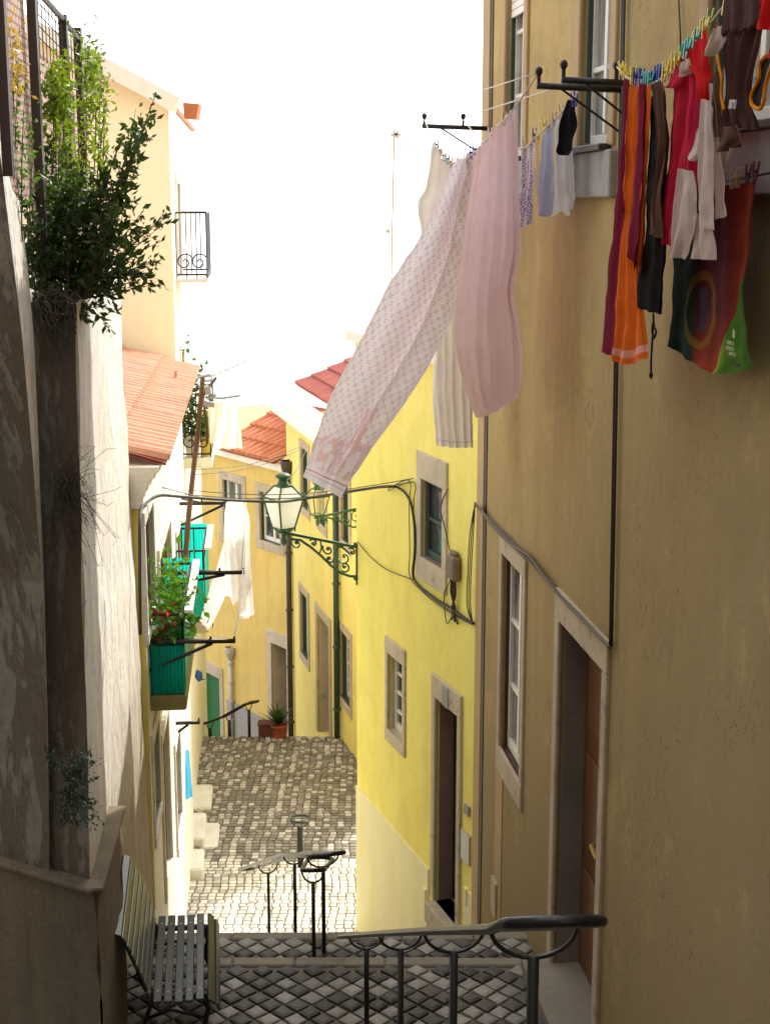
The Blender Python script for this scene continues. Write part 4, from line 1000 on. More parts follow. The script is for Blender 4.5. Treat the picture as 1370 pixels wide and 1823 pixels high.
for k in range(3000):
    x = rnd.gauss(108, 40); y = rnd.gauss(432, 66)
    if not (32 < x < 205 and 285 < y < 545) or mnoise.noise(Vector((x * .03, y * .03, 3))) < -.12: continue
    leaf(lf, at(x, y, rnd.uniform(9.25, 10.0)), rv() + Vector((0, 0, -.4)), .062)
st.build('branches', M['stem'], shrub); lf.build('foliage', M['leafd'], shrub)
vine = thing('climbing_vine', 'bright green climber twining up the fence above the dark shrub', 'climber', at(110, 400, 9.9))
lf, st = MB(), MB()
for (x0, y0, x1, y1, n, Y) in ((100, 420, 96, 118, 110, 9.85), (104, 420, 112, 140, 90, 9.9), (92, 330, 88, 130, 60, 9.8), (110, 330, 118, 150, 60, 9.9), (150, 420, 152, 82, 130, 10.9), (160, 400, 166, 95, 120, 11.1), (170, 380, 178, 110, 100, 11.3), (146, 300, 130, 48, 45, 10.7), (150, 150, 160, 72, 40, 11), (182, 330, 184, 150, 50, 11.4), (175, 300, 188, 170, 40, 11.2), (135, 400, 140, 200, 70, 10.6), (128, 430, 126, 250, 60, 10.4)):
    spray(lf, st, at(x0, y0, Y), at(x1, y1, Y), n, .055, .05, .15, .006, .12)
for k in range(420):
    x = rnd.gauss(103, 11); y = rnd.gauss(165, 30); leaf(lf, at(x, y, rnd.uniform(9.6, 9.95)), rv() + Vector((0, 0, -.5)), .06)
for k in range(350):
    x = rnd.gauss(165, 10); y = rnd.gauss(140, 38); leaf(lf, at(x, y, rnd.uniform(10.9, 11.4)), rv() + Vector((0, 0, -.5)), .05)
st.build('stems', M['stem'], vine); lf.build('foliage', M['leafl'], vine)
v2 = thing('climbing_vine', 'sparse climber with dry orange leaves on the leftmost fence post', 'climber', at(40, 400, 9))
lf, st, dr = MB(), MB(), MB()
for (x0, y0, x1, y1, n) in ((30, 420, 34, 120, 70), (40, 430, 46, 150, 70), (50, 430, 58, 210, 60), (24, 330, 22, 90, 40)): spray(lf, st, at(x0, y0, 8.9), at(x1, y1, 8.9), n, .042, .05, .2, .005, .08)
for k in range(110): leaf(dr, at(rnd.gauss(14, 12), rnd.gauss(95, 35), rnd.uniform(8.5, 9)), rv(), .05)
for k in range(50): leaf(dr, at(rnd.gauss(38, 8), rnd.gauss(135, 20), rnd.uniform(8.6, 9)), rv(), .04)
st.build('stems', M['stem'], v2); lf.build('foliage', M['leafm'], v2); dr.build('dry_leaves', M['leafy'], v2)
# bush rooted in the wall face, dry tufts
b1 = thing('wall_bush', 'small grey green bush rooted low on the shaded retaining wall', 'bush', at(130, 1400, 9.0))
lf, st = MB(), MB()
for k in range(46):
    x = 135 + rnd.gauss(0, 18) + (rnd.random() - .3) * 20; y = rnd.uniform(1335, 1480)
    spray(lf, st, at(128, 1400, 9.1), at(x, y, rnd.uniform(8.7, 9.05)), 24, .034, .06, .25, .004, .045)
st.build('stems', M['twig'], b1); lf.build('foliage', leaf_mat('bush leaf', (.03, .055, .035), (.07, .10, .08), .2), b1)
b2 = thing('dry_tuft', 'dry brown tuft of dead twigs sticking out halfway up the wall corner', 'dead plant', at(130, 850, 9.1))
st = MB()
for k in range(120):
    p0 = at(rnd.uniform(95, 140), rnd.uniform(820, 900), 9.2); x = rnd.gauss(138, 26); y = rnd.gauss(900, 55); p1 = at(x, y, rnd.uniform(8.75, 9.1))
    m_ = p0.lerp(p1, .5) + rv() * .05; st.tube([p0, m_, p1, p1 + rv() * .06], .0022, 3, .001)
st.build('twigs', M['twig'], b2)
b3 = thing('dry_tuft', 'dark mossy mat of dead roots under the overhanging shrub', 'dead plant', at(100, 545, 9.2))
st = MB()
for k in range(120):
    p0 = at(rnd.uniform(58, 138), rnd.uniform(515, 545), 9.2); p1 = at(rnd.gauss(96, 24), rnd.gauss(580, 28), rnd.uniform(8.95, 9.15)); st.tube([p0, p0.lerp(p1, .5) + rv() * .05, p1], .0045, 3, .002)
st.build('twigs', M['twig'], b3)

# fence on top of the retaining wall
fen = thing('fence', 'dark post fence with reed screen along the top of the retaining wall', 'fence', at(110, 500, 10))
lc = lambda Y, z: Vector((-2.25 - .0717 * (Y - 11) - .03, Y, z))
for Y in (8.33, 9.42, 10.77, 11.55):
    mb = MB(); mb.bar(lc(Y, 5.45 if Y > 9 else 6.35), lc(Y, 7.5 if Y > 9 else 8.2), .055, .055); mb.build('post', M['pipe'], fen)
mb = MB(); mb.tube([lc(8.3, 8.2), lc(9.35, 8.2)], .02, 6); mb.tube([lc(9.42, 7.52), lc(10.77, 7.47), lc(11.55, 7.42), lc(11.6, 7.2)], .022, 6); mb.build('rail', M['pipe'], fen)
mb = MB(); bk = V(-.05, 0, 0); mb.face([lc(7.2, 6.45) + bk, lc(9.42, 6.2) + bk, lc(9.42, 8.1) + bk, lc(7.2, 8.1) + bk]); mb.face([lc(9.42, 5.4) + bk, lc(11.9, 5.4) + bk, lc(11.9, 7.0) + bk, lc(9.42, 7.24) + bk]); mb.build('reed_screen', M['reed'], fen)
mb = MB()
for k in range(14): Y = 9.5 + k * .15; mb.tube([lc(Y, 7.1), lc(Y, 7.46)], .004, 3)
for k in range(4): mb.tube([lc(9.45, 7.24 + .07 * k), lc(11.5, 7.14 + .08 * k)], .004, 3)
mb.build('wire_mesh', M['cableg'], fen)

# pot plants
def pot_plant(label, p, r, h, potm, lm, nl, lh, lr, size, cat='potted plant', petals=0, spiky=False):
    t = thing('potted_plant', label, cat, p, 'potted plants')
    mb = MB(); mb.lathe(p, [(r * .72, 0), (r * .98, h * .9), (r * 1.06, h * .9), (r * 1.06, h), (r * .9, h), (r * .85, h * .85), (0, h * .85)], 14); mb.build('pot', M[potm], t, smooth=True)
    lf = MB(); c = p + V(0, 0, h)
    if spiky:
        for k in range(nl):
            d = rv(); d.z = abs(d.z) + .35; d.normalize(); L = lh * rnd.uniform(.6, 1.1); s = d.cross(V(0, 0, 1)).normalized() * .02
            e = c + d * L + V(0, 0, -.12 * L); m_ = c + d * L * .5; lf.face([c - s, c + s, m_ + s * .9, m_ - s * .9]); lf.face([m_ - s * .9, m_ + s * .9, e])
    else:
        for k in range(nl):
            q = c + Vector((rnd.gauss(0, lr), rnd.gauss(0, lr), abs(rnd.gauss(0, .5)) * lh)); leaf(lf, q, rv() + V(0, 0, -.1), size, .6)
    lf.build('foliage', M[lm], t)
    if petals:
        pm = MB()
        for k in range(petals): leaf(pm, c + Vector((rnd.gauss(0, lr), rnd.gauss(0, lr), rnd.uniform(.0, lh * .6))), rv(), size * .7, .9)
        pm.build('flowers', M['petal'], t)
bpz = lambda w, s, o, z: w.pt(s, z, o)
for k, (s, o, nm, pm, pet) in enumerate(((.12, .12, 'red flowered plant in a pot at the wall end of the green balcony', 'pot', 60), (.22, .25, 'leafy green plant with large leaves behind the near green sheet', 'pot', 0), (.75, .2, 'tall leafy plant in the middle of the green sheeted balcony', 'pot', 0), (1.3, .2, 'bushy plant at the far end of the green sheeted balcony', 'pot', 14))):
    pot_plant(nm, bpz(DW, s_ + .06 + s, o, zb1), .10, .55 if k != 2 else .6, pm, 'leafm', 170, .5, .12, .09, petals=pet)
pot_plant('green leafy bush in a white pot on the scrolled upper balcony', PW.pt(sb + .18, zb3, .16), .13, .34, 'potw', 'leafd', 620, .95, .12, .08)
pot_plant('bright plant in a yellow pot at the outer end of the scrolled upper balcony', PW.pt(sb + .18, zb3, .37), .10, .33, 'poty', 'leafm', 380, .6, .08, .07)
p = at(497, 1311, 26.3); p.z = gz(p.x, p.y) - .01
pot_plant('spiky dark agave in a red pot beside the lowest black doorway', p, .16, .26, 'pot', 'leafd', 60, .5, 0, .1, spiky=True)
t = thing('planter', 'empty brown red planter beside the agave at the lowest black doorway', 'planter', at(476, 1311, 26.4))
p = at(476, 1311, 26.4); p.z = gz(p.x, p.y) - .01
mb = MB(); mb.box(p + V(-.16, -.12, 0), p + V(.16, .12, .28)); mb.box(p + V(-.18, -.14, .28), p + V(.18, .14, .33)); mb.build('box', paint('planter brown', (.10, .03, .025), .8), t, bevel=.02)
# ================================================================== LAUNDRY
def resample(row, n):
    row = [Vector(p) for p in row]
    if len(row) == 2: return [row[0].lerp(row[1], k / n) for k in range(n + 1)]
    out = []
    m = len(row) - 1
    for k in range(n + 1):
        t = k / n * m; i = min(m - 1, int(t)); f = t - i
        p0, p1, p2, p3 = row[max(i - 1, 0)], row[i], row[i + 1], row[min(i + 2, m)]
        out.append(.5 * ((2 * p1) + (p2 - p0) * f + (2 * p0 - 5 * p1 + 4 * p2 - p3) * f * f + (3 * p1 - p0 - 3 * p2 + p3) * f ** 3))
    return out
def cloth(name, rows, mat, parent=None, nc=28, nr=36, amp=.03, freq=4.0, ph=0.0, top_amp=.5, label=None, cat=None, group=None, wr=.012, hem=1.0):
    rs = [resample(r, nc) for r in rows]; cols = [resample([r[i] for r in rs], nr) for i in range(nc + 1)]
    sd = rnd.uniform(0, 50); G = {}
    for j in range(nr + 1):
        a, b = cols[0][j], cols[nc][j]; x = (b - a)
        y = cols[nc // 2][min(j + 1, nr)] - cols[nc // 2][max(j - 1, 0)]
        n = x.cross(y); n = n.normalized() if n.length > 1e-9 else Vector((0, -1, 0))
        for i in range(nc + 1):
            u, v = i / nc, j / nr
            u = u + .055 * mnoise.noise(Vector((u * 5.3, sd, v * .6))); wv = math.sin((u * freq + .22 * math.sin(v * 3.1 + sd) * v) * 2 * math.pi + ph) + .45 * math.sin((u * freq * 1.83 + .1 * v + sd) * 2 * math.pi)
            d = (1 - (1 - hem) * max(0, v - .45) / .55) * amp * (top_amp + (1 - top_amp) * math.sin(min(1, v * 1.3) * math.pi / 2)) * wv + wr * mnoise.noise(cols[i][j] * 6 + Vector((sd, 0, 0))) + wr * .5 * mnoise.noise(cols[i][j] * 15 + Vector((0, sd, 0)))
            G[i, j] = cols[i][j] + n * d
    mb = MB()
    for j in range(nr):
        for i in range(nc):
            mb.face([G[i, j + 1], G[i + 1, j + 1], G[i + 1, j], G[i, j]], [(i / nc, 1 - (j + 1) / nr), ((i + 1) / nc, 1 - (j + 1) / nr), ((i + 1) / nc, 1 - j / nr), (i / nc, 1 - j / nr)])
    o = mb.build(name, mat, parent, smooth=True, merge=True)
    if label: tag(o, label, cat, group)
    return o
def A(pts): return [at(*p) for p in pts]
def N(pts, off): return [RW.p3(x, y, (o[0] if o else off)) for x, y, *o in pts]

# --- racks on the tan house
zr = RW.p3(1110, 160).z
def rack(label, w, s, z, L, ups, brace=True, group='iron washing racks', r=.021):
    t = thing('drying_rack', label, 'drying rack', w.pt(s, z, 0), group)
    mb = MB(); mb.tube([w.pt(s, z, .0), w.pt(s, z + .02, L)], r, 8); mb.build('arm', M['iron'], t, smooth=True)
    for o in ups:
        mb = MB(); mb.tube([w.pt(s, z + .02 * o / L, o), w.pt(s, z + .10, o)], .013, 6); mb.lathe(w.pt(s, z + .10, o), [(.012, -.02), (.024, 0), (.024, .02), (.012, .035)], 8); mb.build('upright', M['iron'], t)
    if brace: mb = MB(); mb.tube([w.pt(s, z - .28, .0), w.pt(s, z, L * .72)], .008, 6); mb.build('brace', M['iron'], t)
    return t
s1 = RW.px(1112, 160)[0]; s2 = RW.px(1150, 150)[0]; s3 = RW.px(872, 229)[0]
L1 = (RW.p3(1112, 160) - at(955, 150, RW.p3(1112, 160).y - .07)).length
rack('black iron rack arm, the longer one pointing at the pink sheet', RW, s1, RW.px(1112, 160)[1], L1, (L1 * .98,))
z2 = RW.px(1150, 150)[1]; L2 = (RW.p3(1150, 150) - at(1000, 136, RW.p3(1150, 150).y - .07)).length
rack('black iron rack arm, the shorter one nearest the orange towels', RW, s2, z2, L2, (L2 * .98, L2 * .36))
L3 = .64
rack('far iron rack arm jutting out beyond the corner of the tan house', RW, s3, RW.px(872, 229)[1], L3, (L3 * .97, L3 * .4))
zz1 = RW.px(1112, 160)[1]; zz3 = RW.px(872, 229)[1]
def sag(p, q, d, n=16, sk=.5):
    return [p.lerp(q, k / n) - Vector((0, 0, d * 4 * (k / n) * (1 - k / n))) for k in range(n + 1)]
oa, ob = RW.pt(s1, zz1 + .10, L1 * .98), RW.pt(s3, zz3 + .08, L3 * .97)
line_out = smooth_path([oa, at(912, 196, 10.5), at(880, 232, 11.2), at(848, 268, 11.9), at(815, 291, 12.5), at(790, 281, 12.9), at(770, 250, 13.3), ob])
line_in = smooth_path([RW.pt(s1, zz1 + .02, L1 * .5), at(1020, 176, 10.0), at(985, 214, 10.5), at(955, 243, 11.0), at(925, 264, 11.5), at(860, 250, 12.7), RW.pt(s3, zz3 + .08, L3 * .4)])
tubething('washing_line', 'outer washing line sagging under the pink and printed sheets', 'washing line', [line_out], 'cord', .006, 'washing lines')
tubething('washing_line', 'inner washing line carrying the black sock and small white cloths', 'washing line', [line_in], 'cord', .006, 'washing lines')
tubething('washing_line', 'upper empty line stretched from the longer rack arm past the corner', 'washing line', [[oa, at(860, 160, 13.4)]], 'cord', .005, 'washing lines')
tubething('washing_line', 'lower empty line stretched behind the rack arms past the corner', 'washing line', [[RW.pt(s2, z2 + .02, L2 * .9), at(1010, 150, 10), at(852, 200, 13.5)]], 'cord', .005, 'washing lines')

# --- materials with prints
def cross_print(nt, u, v, cc):
    a = mth(nt, 'MULTIPLY', u, 21.0); b = mth(nt, 'MULTIPLY', v, 62.0)
    s = mth(nt, 'ADD', a, b); d = mth(nt, 'SUBTRACT', a, b)
    fa = mth(nt, 'ABSOLUTE', mth(nt, 'SUBTRACT', mth(nt, 'FRACT', mth(nt, 'MULTIPLY', s, .5)), .5)); fb = mth(nt, 'ABSOLUTE', mth(nt, 'SUBTRACT', mth(nt, 'FRACT', mth(nt, 'MULTIPLY', d, .5)), .5))
    line = mth(nt, 'LESS_THAN', mth(nt, 'MINIMUM', fa, fb), .05); lim = mth(nt, 'LESS_THAN', mth(nt, 'MAXIMUM', fa, fb), .36); cen = mth(nt, 'GREATER_THAN', mth(nt, 'MAXIMUM', fa, fb), .055)
    k = mth(nt, 'MULTIPLY', mth(nt, 'MULTIPLY', line, lim), cen)
    body = mth(nt, 'GREATER_THAN', v, .135)
    cc = mixc(nt, mth(nt, 'MULTIPLY', mth(nt, 'MULTIPLY', k, body), .75), cc, (.62, .20, .26))
    fl = noi(nt, tex(nt, (9, 16, 1), 'UV'), 1, 5, .6, 1.2); f2 = noi(nt, tex(nt, (22, 40, 1), 'UV'), 1, 4, .6, .8)
    band = mth(nt, 'MULTIPLY', mth(nt, 'LESS_THAN', mth(nt, 'ABSOLUTE', mth(nt, 'SUBTRACT', v, .105)), .05), mth(nt, 'GREATER_THAN', fl, .47))
    pinks = ramp(nt, f2, [(.36, (.80, .60, .36)), (.47, (.72, .42, .50)), (.55, (.86, .70, .74)), (.66, (.62, .34, .52))])
    cc = mixc(nt, mth(nt, 'MULTIPLY', band, .8), cc, pinks)
    fold = mth(nt, 'MULTIPLY', mth(nt, 'LESS_THAN', mth(nt, 'ABSOLUTE', mth(nt, 'SUBTRACT', u, .62)), .10), mth(nt, 'LESS_THAN', mth(nt, 'ABSOLUTE', mth(nt, 'SUBTRACT', v, .19)), .075))
    cc = mixc(nt, mth(nt, 'MULTIPLY', mth(nt, 'MULTIPLY', fold, mth(nt, 'GREATER_THAN', fl, .42)), .8), cc, pinks)
    st_ = mth(nt, 'LESS_THAN', mth(nt, 'ABSOLUTE', mth(nt, 'SUBTRACT', v, .042)), .0022)
    return mixc(nt, mth(nt, 'MULTIPLY', st_, .8), cc, (.55, .2, .28))
Mprint = cloth_mat('printed cotton', (.93, .89, .92), .5, stripes=cross_print)
Mpink = cloth_mat('pink cotton', (.96, .74, .80), .58)
Mlace = cloth_mat('white voile', (.90, .85, .80), .55)
Mwhite = cloth_mat('white cotton', (.85, .83, .86), .4)
def dotted(nt, u, v, cc):
    k = mth(nt, 'LESS_THAN', mth(nt, 'ABSOLUTE', mth(nt, 'SUBTRACT', u, .55)), .14); f = noi(nt, tex(nt, (16, 60, 1), 'UV'), 1, 2)
    return mixc(nt, mth(nt, 'MULTIPLY', k, mth(nt, 'GREATER_THAN', f, .5)), cc, (.16, .14, .38))
Mdot = cloth_mat('white and blue cotton', (.78, .80, .88), .4, stripes=dotted)
Mblue = cloth_mat('pale blue cotton', (.50, .58, .80), .35)
Mblack = cloth_mat('black knit', (.012, .012, .013), 0)
Mcream = cloth_mat('cream jersey', (.74, .62, .56), .3)
Mred = cloth_mat('red jersey', (.62, .022, .07), .25)
Mred2 = cloth_mat('bright red jersey', (.72, .02, .025), .25)
Mmar = cloth_mat('maroon towelling', (.24, .02, .055), .1)
def towel_st(nt, u, v, cc):
    o = (.86, .17, .02); m = (.26, .022, .06)
    k = mth(nt, 'LESS_THAN', mth(nt, 'ABSOLUTE', mth(nt, 'SUBTRACT', v, .075)), .022); cc = mixc(nt, k, cc, (.85, .38, .30)); return cc
Mor = cloth_mat('orange towelling', (.84, .17, .02), .15, stripes=towel_st)
Mbr = cloth_mat('brown jersey', (.075, .032, .028), .08)
Mbr2 = cloth_mat('mid brown cotton', (.12, .062, .04), .1)
Mcharc = cloth_mat('charcoal cotton', (.018, .017, .016), .03)
Morange = cloth_mat('orange piping', (.85, .30, .02), .1)
def flag_towel(nt, u, v, cc):
    # dark green left, maroon and red middle, bright orange streak, green sponsor corner; yellow ring badge
    c = ramp(nt, u, [(.0, (.012, .035, .030)), (.30, (.015, .04, .03)), (.36, (.075, .016, .018)), (.62, (.10, .016, .022)), (.74, (.15, .02, .018)), (.92, (.36, .05, .015)), (1, (.14, .015, .03))])
    lowr = ramp(nt, u, [(.0, (.012, .045, .035)), (.33, (.015, .05, .035)), (.37, (.30, .04, .022)), (.6, (.36, .06, .025)), (.64, (.34, .02, .02)), (1, (.30, .02, .02))])
    k = ramp(nt, v, [(.18, (1, 1, 1)), (.5, (0, 0, 0))]); c = mixc(nt, k, c, lowr)
    # green triangle bottom right
    t = mth(nt, 'MULTIPLY', mth(nt, 'GREATER_THAN', mth(nt, 'SUBTRACT', mth(nt, 'MULTIPLY_ADD', u, .833, -.225), v), 0.0), mth(nt, 'GREATER_THAN', u, .615))
    gr = ramp(nt, u, [(.62, (.30, .36, .02)), (.73, (.07, .20, .015)), (1, (.05, .15, .012))]); c = mixc(nt, t, c, gr)
    du = mth(nt, 'DIVIDE', mth(nt, 'SUBTRACT', u, .40), .16); dv = mth(nt, 'DIVIDE', mth(nt, 'SUBTRACT', v, .48), .17)
    r = mth(nt, 'SQRT', mth(nt, 'ADD', mth(nt, 'MULTIPLY', du, du), mth(nt, 'MULTIPLY', dv, dv)))
    ring = mth(nt, 'LESS_THAN', mth(nt, 'ABSOLUTE', mth(nt, 'SUBTRACT', r, .9)), .12); c = mixc(nt, mth(nt, 'MULTIPLY', ring, .45), c, (.30, .18, .01))
    sh = mth(nt, 'MULTIPLY', mth(nt, 'LESS_THAN', mth(nt, 'ABSOLUTE', du), .22), mth(nt, 'LESS_THAN', mth(nt, 'ABSOLUTE', mth(nt, 'SUBTRACT', dv, .05)), .55)); c = mixc(nt, mth(nt, 'MULTIPLY', sh, .7), c, (.05, .06, .10))
    return c
Mflag = cloth_mat('printed beach towel', (.2, .05, .04), .08, stripes=flag_towel)

GL = 'laundry on the tan house lines'
cloth('pink_sheet', [A([(845, 270, 12.0), (880, 232, 11.3), (914, 196, 10.6)]), A([(836, 330, 12.0), (876, 320, 11.2), (919, 320, 10.6)]), A([(822, 420, 11.9), (868, 425, 11.0), (920, 430, 10.6)]), A([(806, 555, 11.9), (858, 565, 10.9), (912, 520, 10.7)]), A([(812, 640, 11.8), (860, 655, 10.9), (924, 625, 10.7)]), A([(828, 700, 11.7), (866, 712, 11.0), (923, 690, 10.8)]), A([(847, 744, 11.5), (872, 738, 11.2), (922, 706, 10.9)])], Mpink, nc=60, nr=44, amp=.02, freq=6, top_amp=.95, hem=.1, label='long pink sheet gathered on the line and bellying out at its hem', cat='sheet', group=GL)
def prow(t, lx_, ly, rx_, ry, Y0, Y1): return A([(lx_, ly, Y0), (lx_ * .62 + rx_ * .38, ly * .62 + ry * .38, (Y0 + Y1) / 2 - .12), (lx_ * .3 + rx_ * .7, ly * .3 + ry * .7, (Y0 + Y1) / 2 + .02), (rx_, ry, Y1)])
cloth('printed_sheet', [prow(0, 806, 291, 850, 266, 12.6, 12.0), prow(1, 775, 368, 842, 345, 12.5, 12.05), prow(2, 739, 436, 828, 450, 12.4, 12.0), prow(3, 686, 518, 804, 560, 12.3, 11.9), prow(4, 638, 612, 768, 640, 12.2, 11.8), prow(5, 589, 705, 716, 722, 12.1, 11.7), prow(6, 560, 780, 662, 800, 12.0, 11.6), prow(7, 538, 848, 606, 886, 11.9, 11.5)], Mprint, nc=44, nr=70, amp=.022, freq=2.3, ph=.8, top_amp=.5, hem=.5, label='white sheet printed with pink crosses and a flowered hem, blown out over the lane', cat='sheet', group=GL, wr=.02)
cloth('voile_curtain', [A([(770, 252, 13.3), (800, 289, 12.8), (842, 275, 12.2)]), A([(757, 330, 13.3), (800, 335, 12.9), (842, 330, 12.3)]), A([(742, 362, 13.3), (795, 370, 12.9), (842, 365, 12.4)]), A([(752, 430, 13.2), (795, 440, 12.9), (842, 440, 12.5)]), A([(776, 580, 13.0), (805, 585, 12.8), (843, 585, 12.6)]), A([(774, 700, 13.0), (805, 705, 12.8), (843, 700, 12.6)]), A([(779, 793, 12.9), (810, 797, 12.8), (843, 796, 12.7)])], Mlace, nc=36, nr=40, amp=.03, freq=5, top_amp=.7, label='thin white voile hanging behind the printed sheet', cat='curtain', group=GL)
cloth('tea_towel', [A([(926, 264, 11.5), (938, 256, 11.35)]), A([(925, 340, 11.5), (940, 335, 11.35)]), A([(923, 408, 11.5), (936, 404, 11.35)])], Mdot, nc=10, amp=.015, freq=1.5, label='white tea towel with blue dots hanging left of its twin', cat='tea towel', group=GL)
cloth('tea_towel', [A([(939, 255, 11.3), (952, 246, 11.1)]), A([(938, 330, 11.3), (952, 330, 11.1)]), A([(936, 402, 11.3), (946, 398, 11.1)])], Mdot, nc=10, amp=.015, freq=1.5, ph=2, label='white tea towel with blue dots hanging right of its twin, by the pale blue cloth', cat='tea towel', group=GL)
cloth('cloth', [A([(966, 238, 10.95), (986, 214, 10.6)]), A([(960, 310, 10.95), (988, 300, 10.6)]), A([(955, 375, 10.9), (966, 386, 10.8), (989, 378, 10.6)])], Mblue, nc=14, amp=.018, freq=2, label='pale blue cloth between the tea towels and the white shirt', cat='cloth', group=GL)
cloth('undershirt', [A([(988, 212, 10.5), (1000, 202, 10.3)]), A([(986, 290, 10.5), (1013, 280, 10.3)]), A([(984, 386, 10.5), (997, 372, 10.4), (1008, 385, 10.35), (1018, 372, 10.3)])], Mwhite, nc=14, amp=.02, freq=2, label='white undershirt half hidden behind the black sock', cat='undershirt', group=GL)
cloth('sock', [A([(1010, 178, 10.05), (1023, 174, 10.0)]), A([(1004, 196, 10.05), (1023, 194, 10.0)]), A([(995, 225, 10.05), (1027, 222, 10.0)]), A([(994, 252, 10.05), (1020, 247, 10.0)]), A([(990, 268, 10.05), (1018, 268, 10.0)]), A([(994, 276, 10.05), (1012, 277, 10.0)])], Mblack, nc=12, amp=.012, freq=1, label='black sock at the upper end of the inner line', cat='sock', group=GL)
cloth('cloth', [A([(952, 246, 11.05), (958, 243, 11.0)]), A([(954, 330, 11.05), (961, 330, 11.0)]), A([(958, 384, 11.0), (966, 382, 10.95)])], cloth_mat('yellow trim cotton', (.75, .62, .35), .3), nc=6, nr=12, amp=.008, freq=1, label='narrow cream and yellow strip of cloth between the tea towels and the blue cloth', cat='cloth', group=GL)

# --- near line along the wall
on = .34
nl = [RW.pt(s2, z2 + .10, L2 * .36), *N([(1113, 136), (1130, 146), (1158, 150), (1190, 128), (1222, 92), (1258, 48), (1300, -6), (1345, -62)], on)]
tubething('washing_line', 'near washing line rising to the upper right with towels and clothes', 'washing line', [smooth_path(nl)], 'cord', .005, 'washing lines')
GN = 'laundry on the near line'
cloth('towel', [N([(1108, 138), (1118, 142)], .36), N([(1100, 300), (1112, 300)], .36), N([(1084, 480), (1100, 480)], .36), N([(1070, 627), (1090, 634)], .36)], Mmar, nc=10, nr=30, amp=.014, freq=1.5, label='narrow maroon towel edge hanging leftmost on the near line', cat='towel', group=GN)
ot = cloth('towel', [N([(1118, 142), (1132, 147), (1146, 150)], .34), N([(1110, 300), (1124, 300), (1138, 300)], .34), N([(1100, 450), (1118, 452), (1136, 455)], .34), N([(1092, 560), (1116, 566), (1143, 556)], .34), N([(1087, 634), (1108, 650), (1149, 638)], .34)], Mor, nc=24, nr=40, amp=.018, freq=3, top_amp=.8, label='long orange bath towel with a pink band near its hem', cat='towel', group=GN)
cloth('towel', [N([(1136, 148), (1148, 150)], .37), N([(1130, 300), (1144, 300)], .37), N([(1118, 420), (1138, 420)], .37), N([(1114, 445), (1132, 488)], .37)], Mmar, nc=10, nr=30, amp=.014, freq=1.5, ph=1, label='maroon towel fold ending halfway down over the orange towel', cat='towel', group=GN)
cloth('towel', [N([(1147, 150), (1158, 151)], .36), N([(1142, 250), (1152, 250)], .36), N([(1136, 350), (1147, 350)], .36), N([(1133, 440), (1143, 440)], .36), N([(1131, 480), (1138, 490)], .36)], Mor, nc=8, nr=30, amp=.01, freq=1.5, label='short orange towel strip beside the black trousers', cat='towel', group=GN)
bt = cloth('trousers', [N([(1157, 172), (1176, 168)], .33), N([(1152, 300), (1182, 300)], .33), N([(1145, 420), (1184, 420)], .33), N([(1134, 500), (1180, 500)], .33), N([(1136, 548), (1174, 560)], .33)], Mcharc, nc=20, nr=36, amp=.02, freq=2.5, label='black trousers with a drawstring hanging from the hem', cat='trousers', group=GN)
mb = MB(); mb.tube(smooth_path(N([(1162, 558), (1163, 580), (1167, 590), (1163, 602), (1160, 588), (1162, 575), (1160, 610), (1158, 640), (1158, 668)], .33)), .006, 5); mb.lathe(RW.p3(1158, 668, .33), [(.004, -.02), (.012, 0), (.004, .02)], 6); mb.build('drawstring', Mcharc, bt)
cloth('trousers', [N([(1160, 150), (1180, 142)], .37), N([(1162, 170), (1184, 166)], .37), N([(1168, 260), (1188, 260)], .37), N([(1160, 340), (1178, 345)], .37), N([(1155, 415), (1176, 425)], .37)], Mbr2, nc=16, nr=30, amp=.02, freq=2, label='brown trousers hanging between the black trousers and the red shirt', cat='trousers', group=GN)
ts = cloth('shirt', [N([(1198, 120), (1226, 92), (1250, 72)], .33), N([(1193, 190), (1225, 190), (1247, 180)], .33), N([(1186, 280), (1215, 285), (1243, 270)], .33), N([(1180, 360), (1205, 365), (1235, 350)], .33), N([(1175, 432), (1195, 438), (1216, 440)], .33)], Mred, nc=30, nr=34, amp=.025, freq=3, label='long crimson shirt with a white cuff in the middle of the near line', cat='shirt', group=GN)
cloth('sleeve', [N([(1194, 128), (1204, 116)], .36), N([(1186, 148), (1212, 142)], .36), N([(1180, 156), (1204, 158)], .36)], Mred, parent=ts, nc=10, nr=12, amp=.01, freq=1)
cloth('cuff', [N([(1210, 112), (1224, 104)], .365), N([(1206, 128), (1226, 122)], .365), N([(1208, 138), (1222, 132)], .365)], Mcream, parent=ts, nc=12, nr=10, amp=.014, freq=2)
t2 = cloth('shirt', [N([(1232, 84), (1258, 52)], .36), N([(1222, 108), (1262, 96)], .36), N([(1228, 122), (1262, 130)], .36), N([(1246, 160), (1264, 160)], .36), N([(1250, 176), (1258, 192)], .36)], Mred2, nc=20, nr=24, amp=.018, freq=2, label='bright red top ending in a point, beside the brown pinafore', cat='top', group=GN)
cloth('cuff', [N([(1266, 54), (1284, 44)], .38), N([(1256, 76), (1286, 72)], .38), N([(1252, 100), (1270, 100)], .38)], Mcream, parent=t2, nc=14, nr=14, amp=.02, freq=2.5)
pj = cloth('pyjamas', [N([(1262, 148), (1268, 150)], .375), N([(1262, 240), (1278, 240)], .37), N([(1266, 320), (1290, 320)], .365), N([(1269, 393), (1298, 383)], .36)], Mcream, nc=18, nr=30, amp=.012, freq=1.6, label='cream pyjamas with open flaps and two short legs below the red shirts', cat='pyjamas', group=GN)
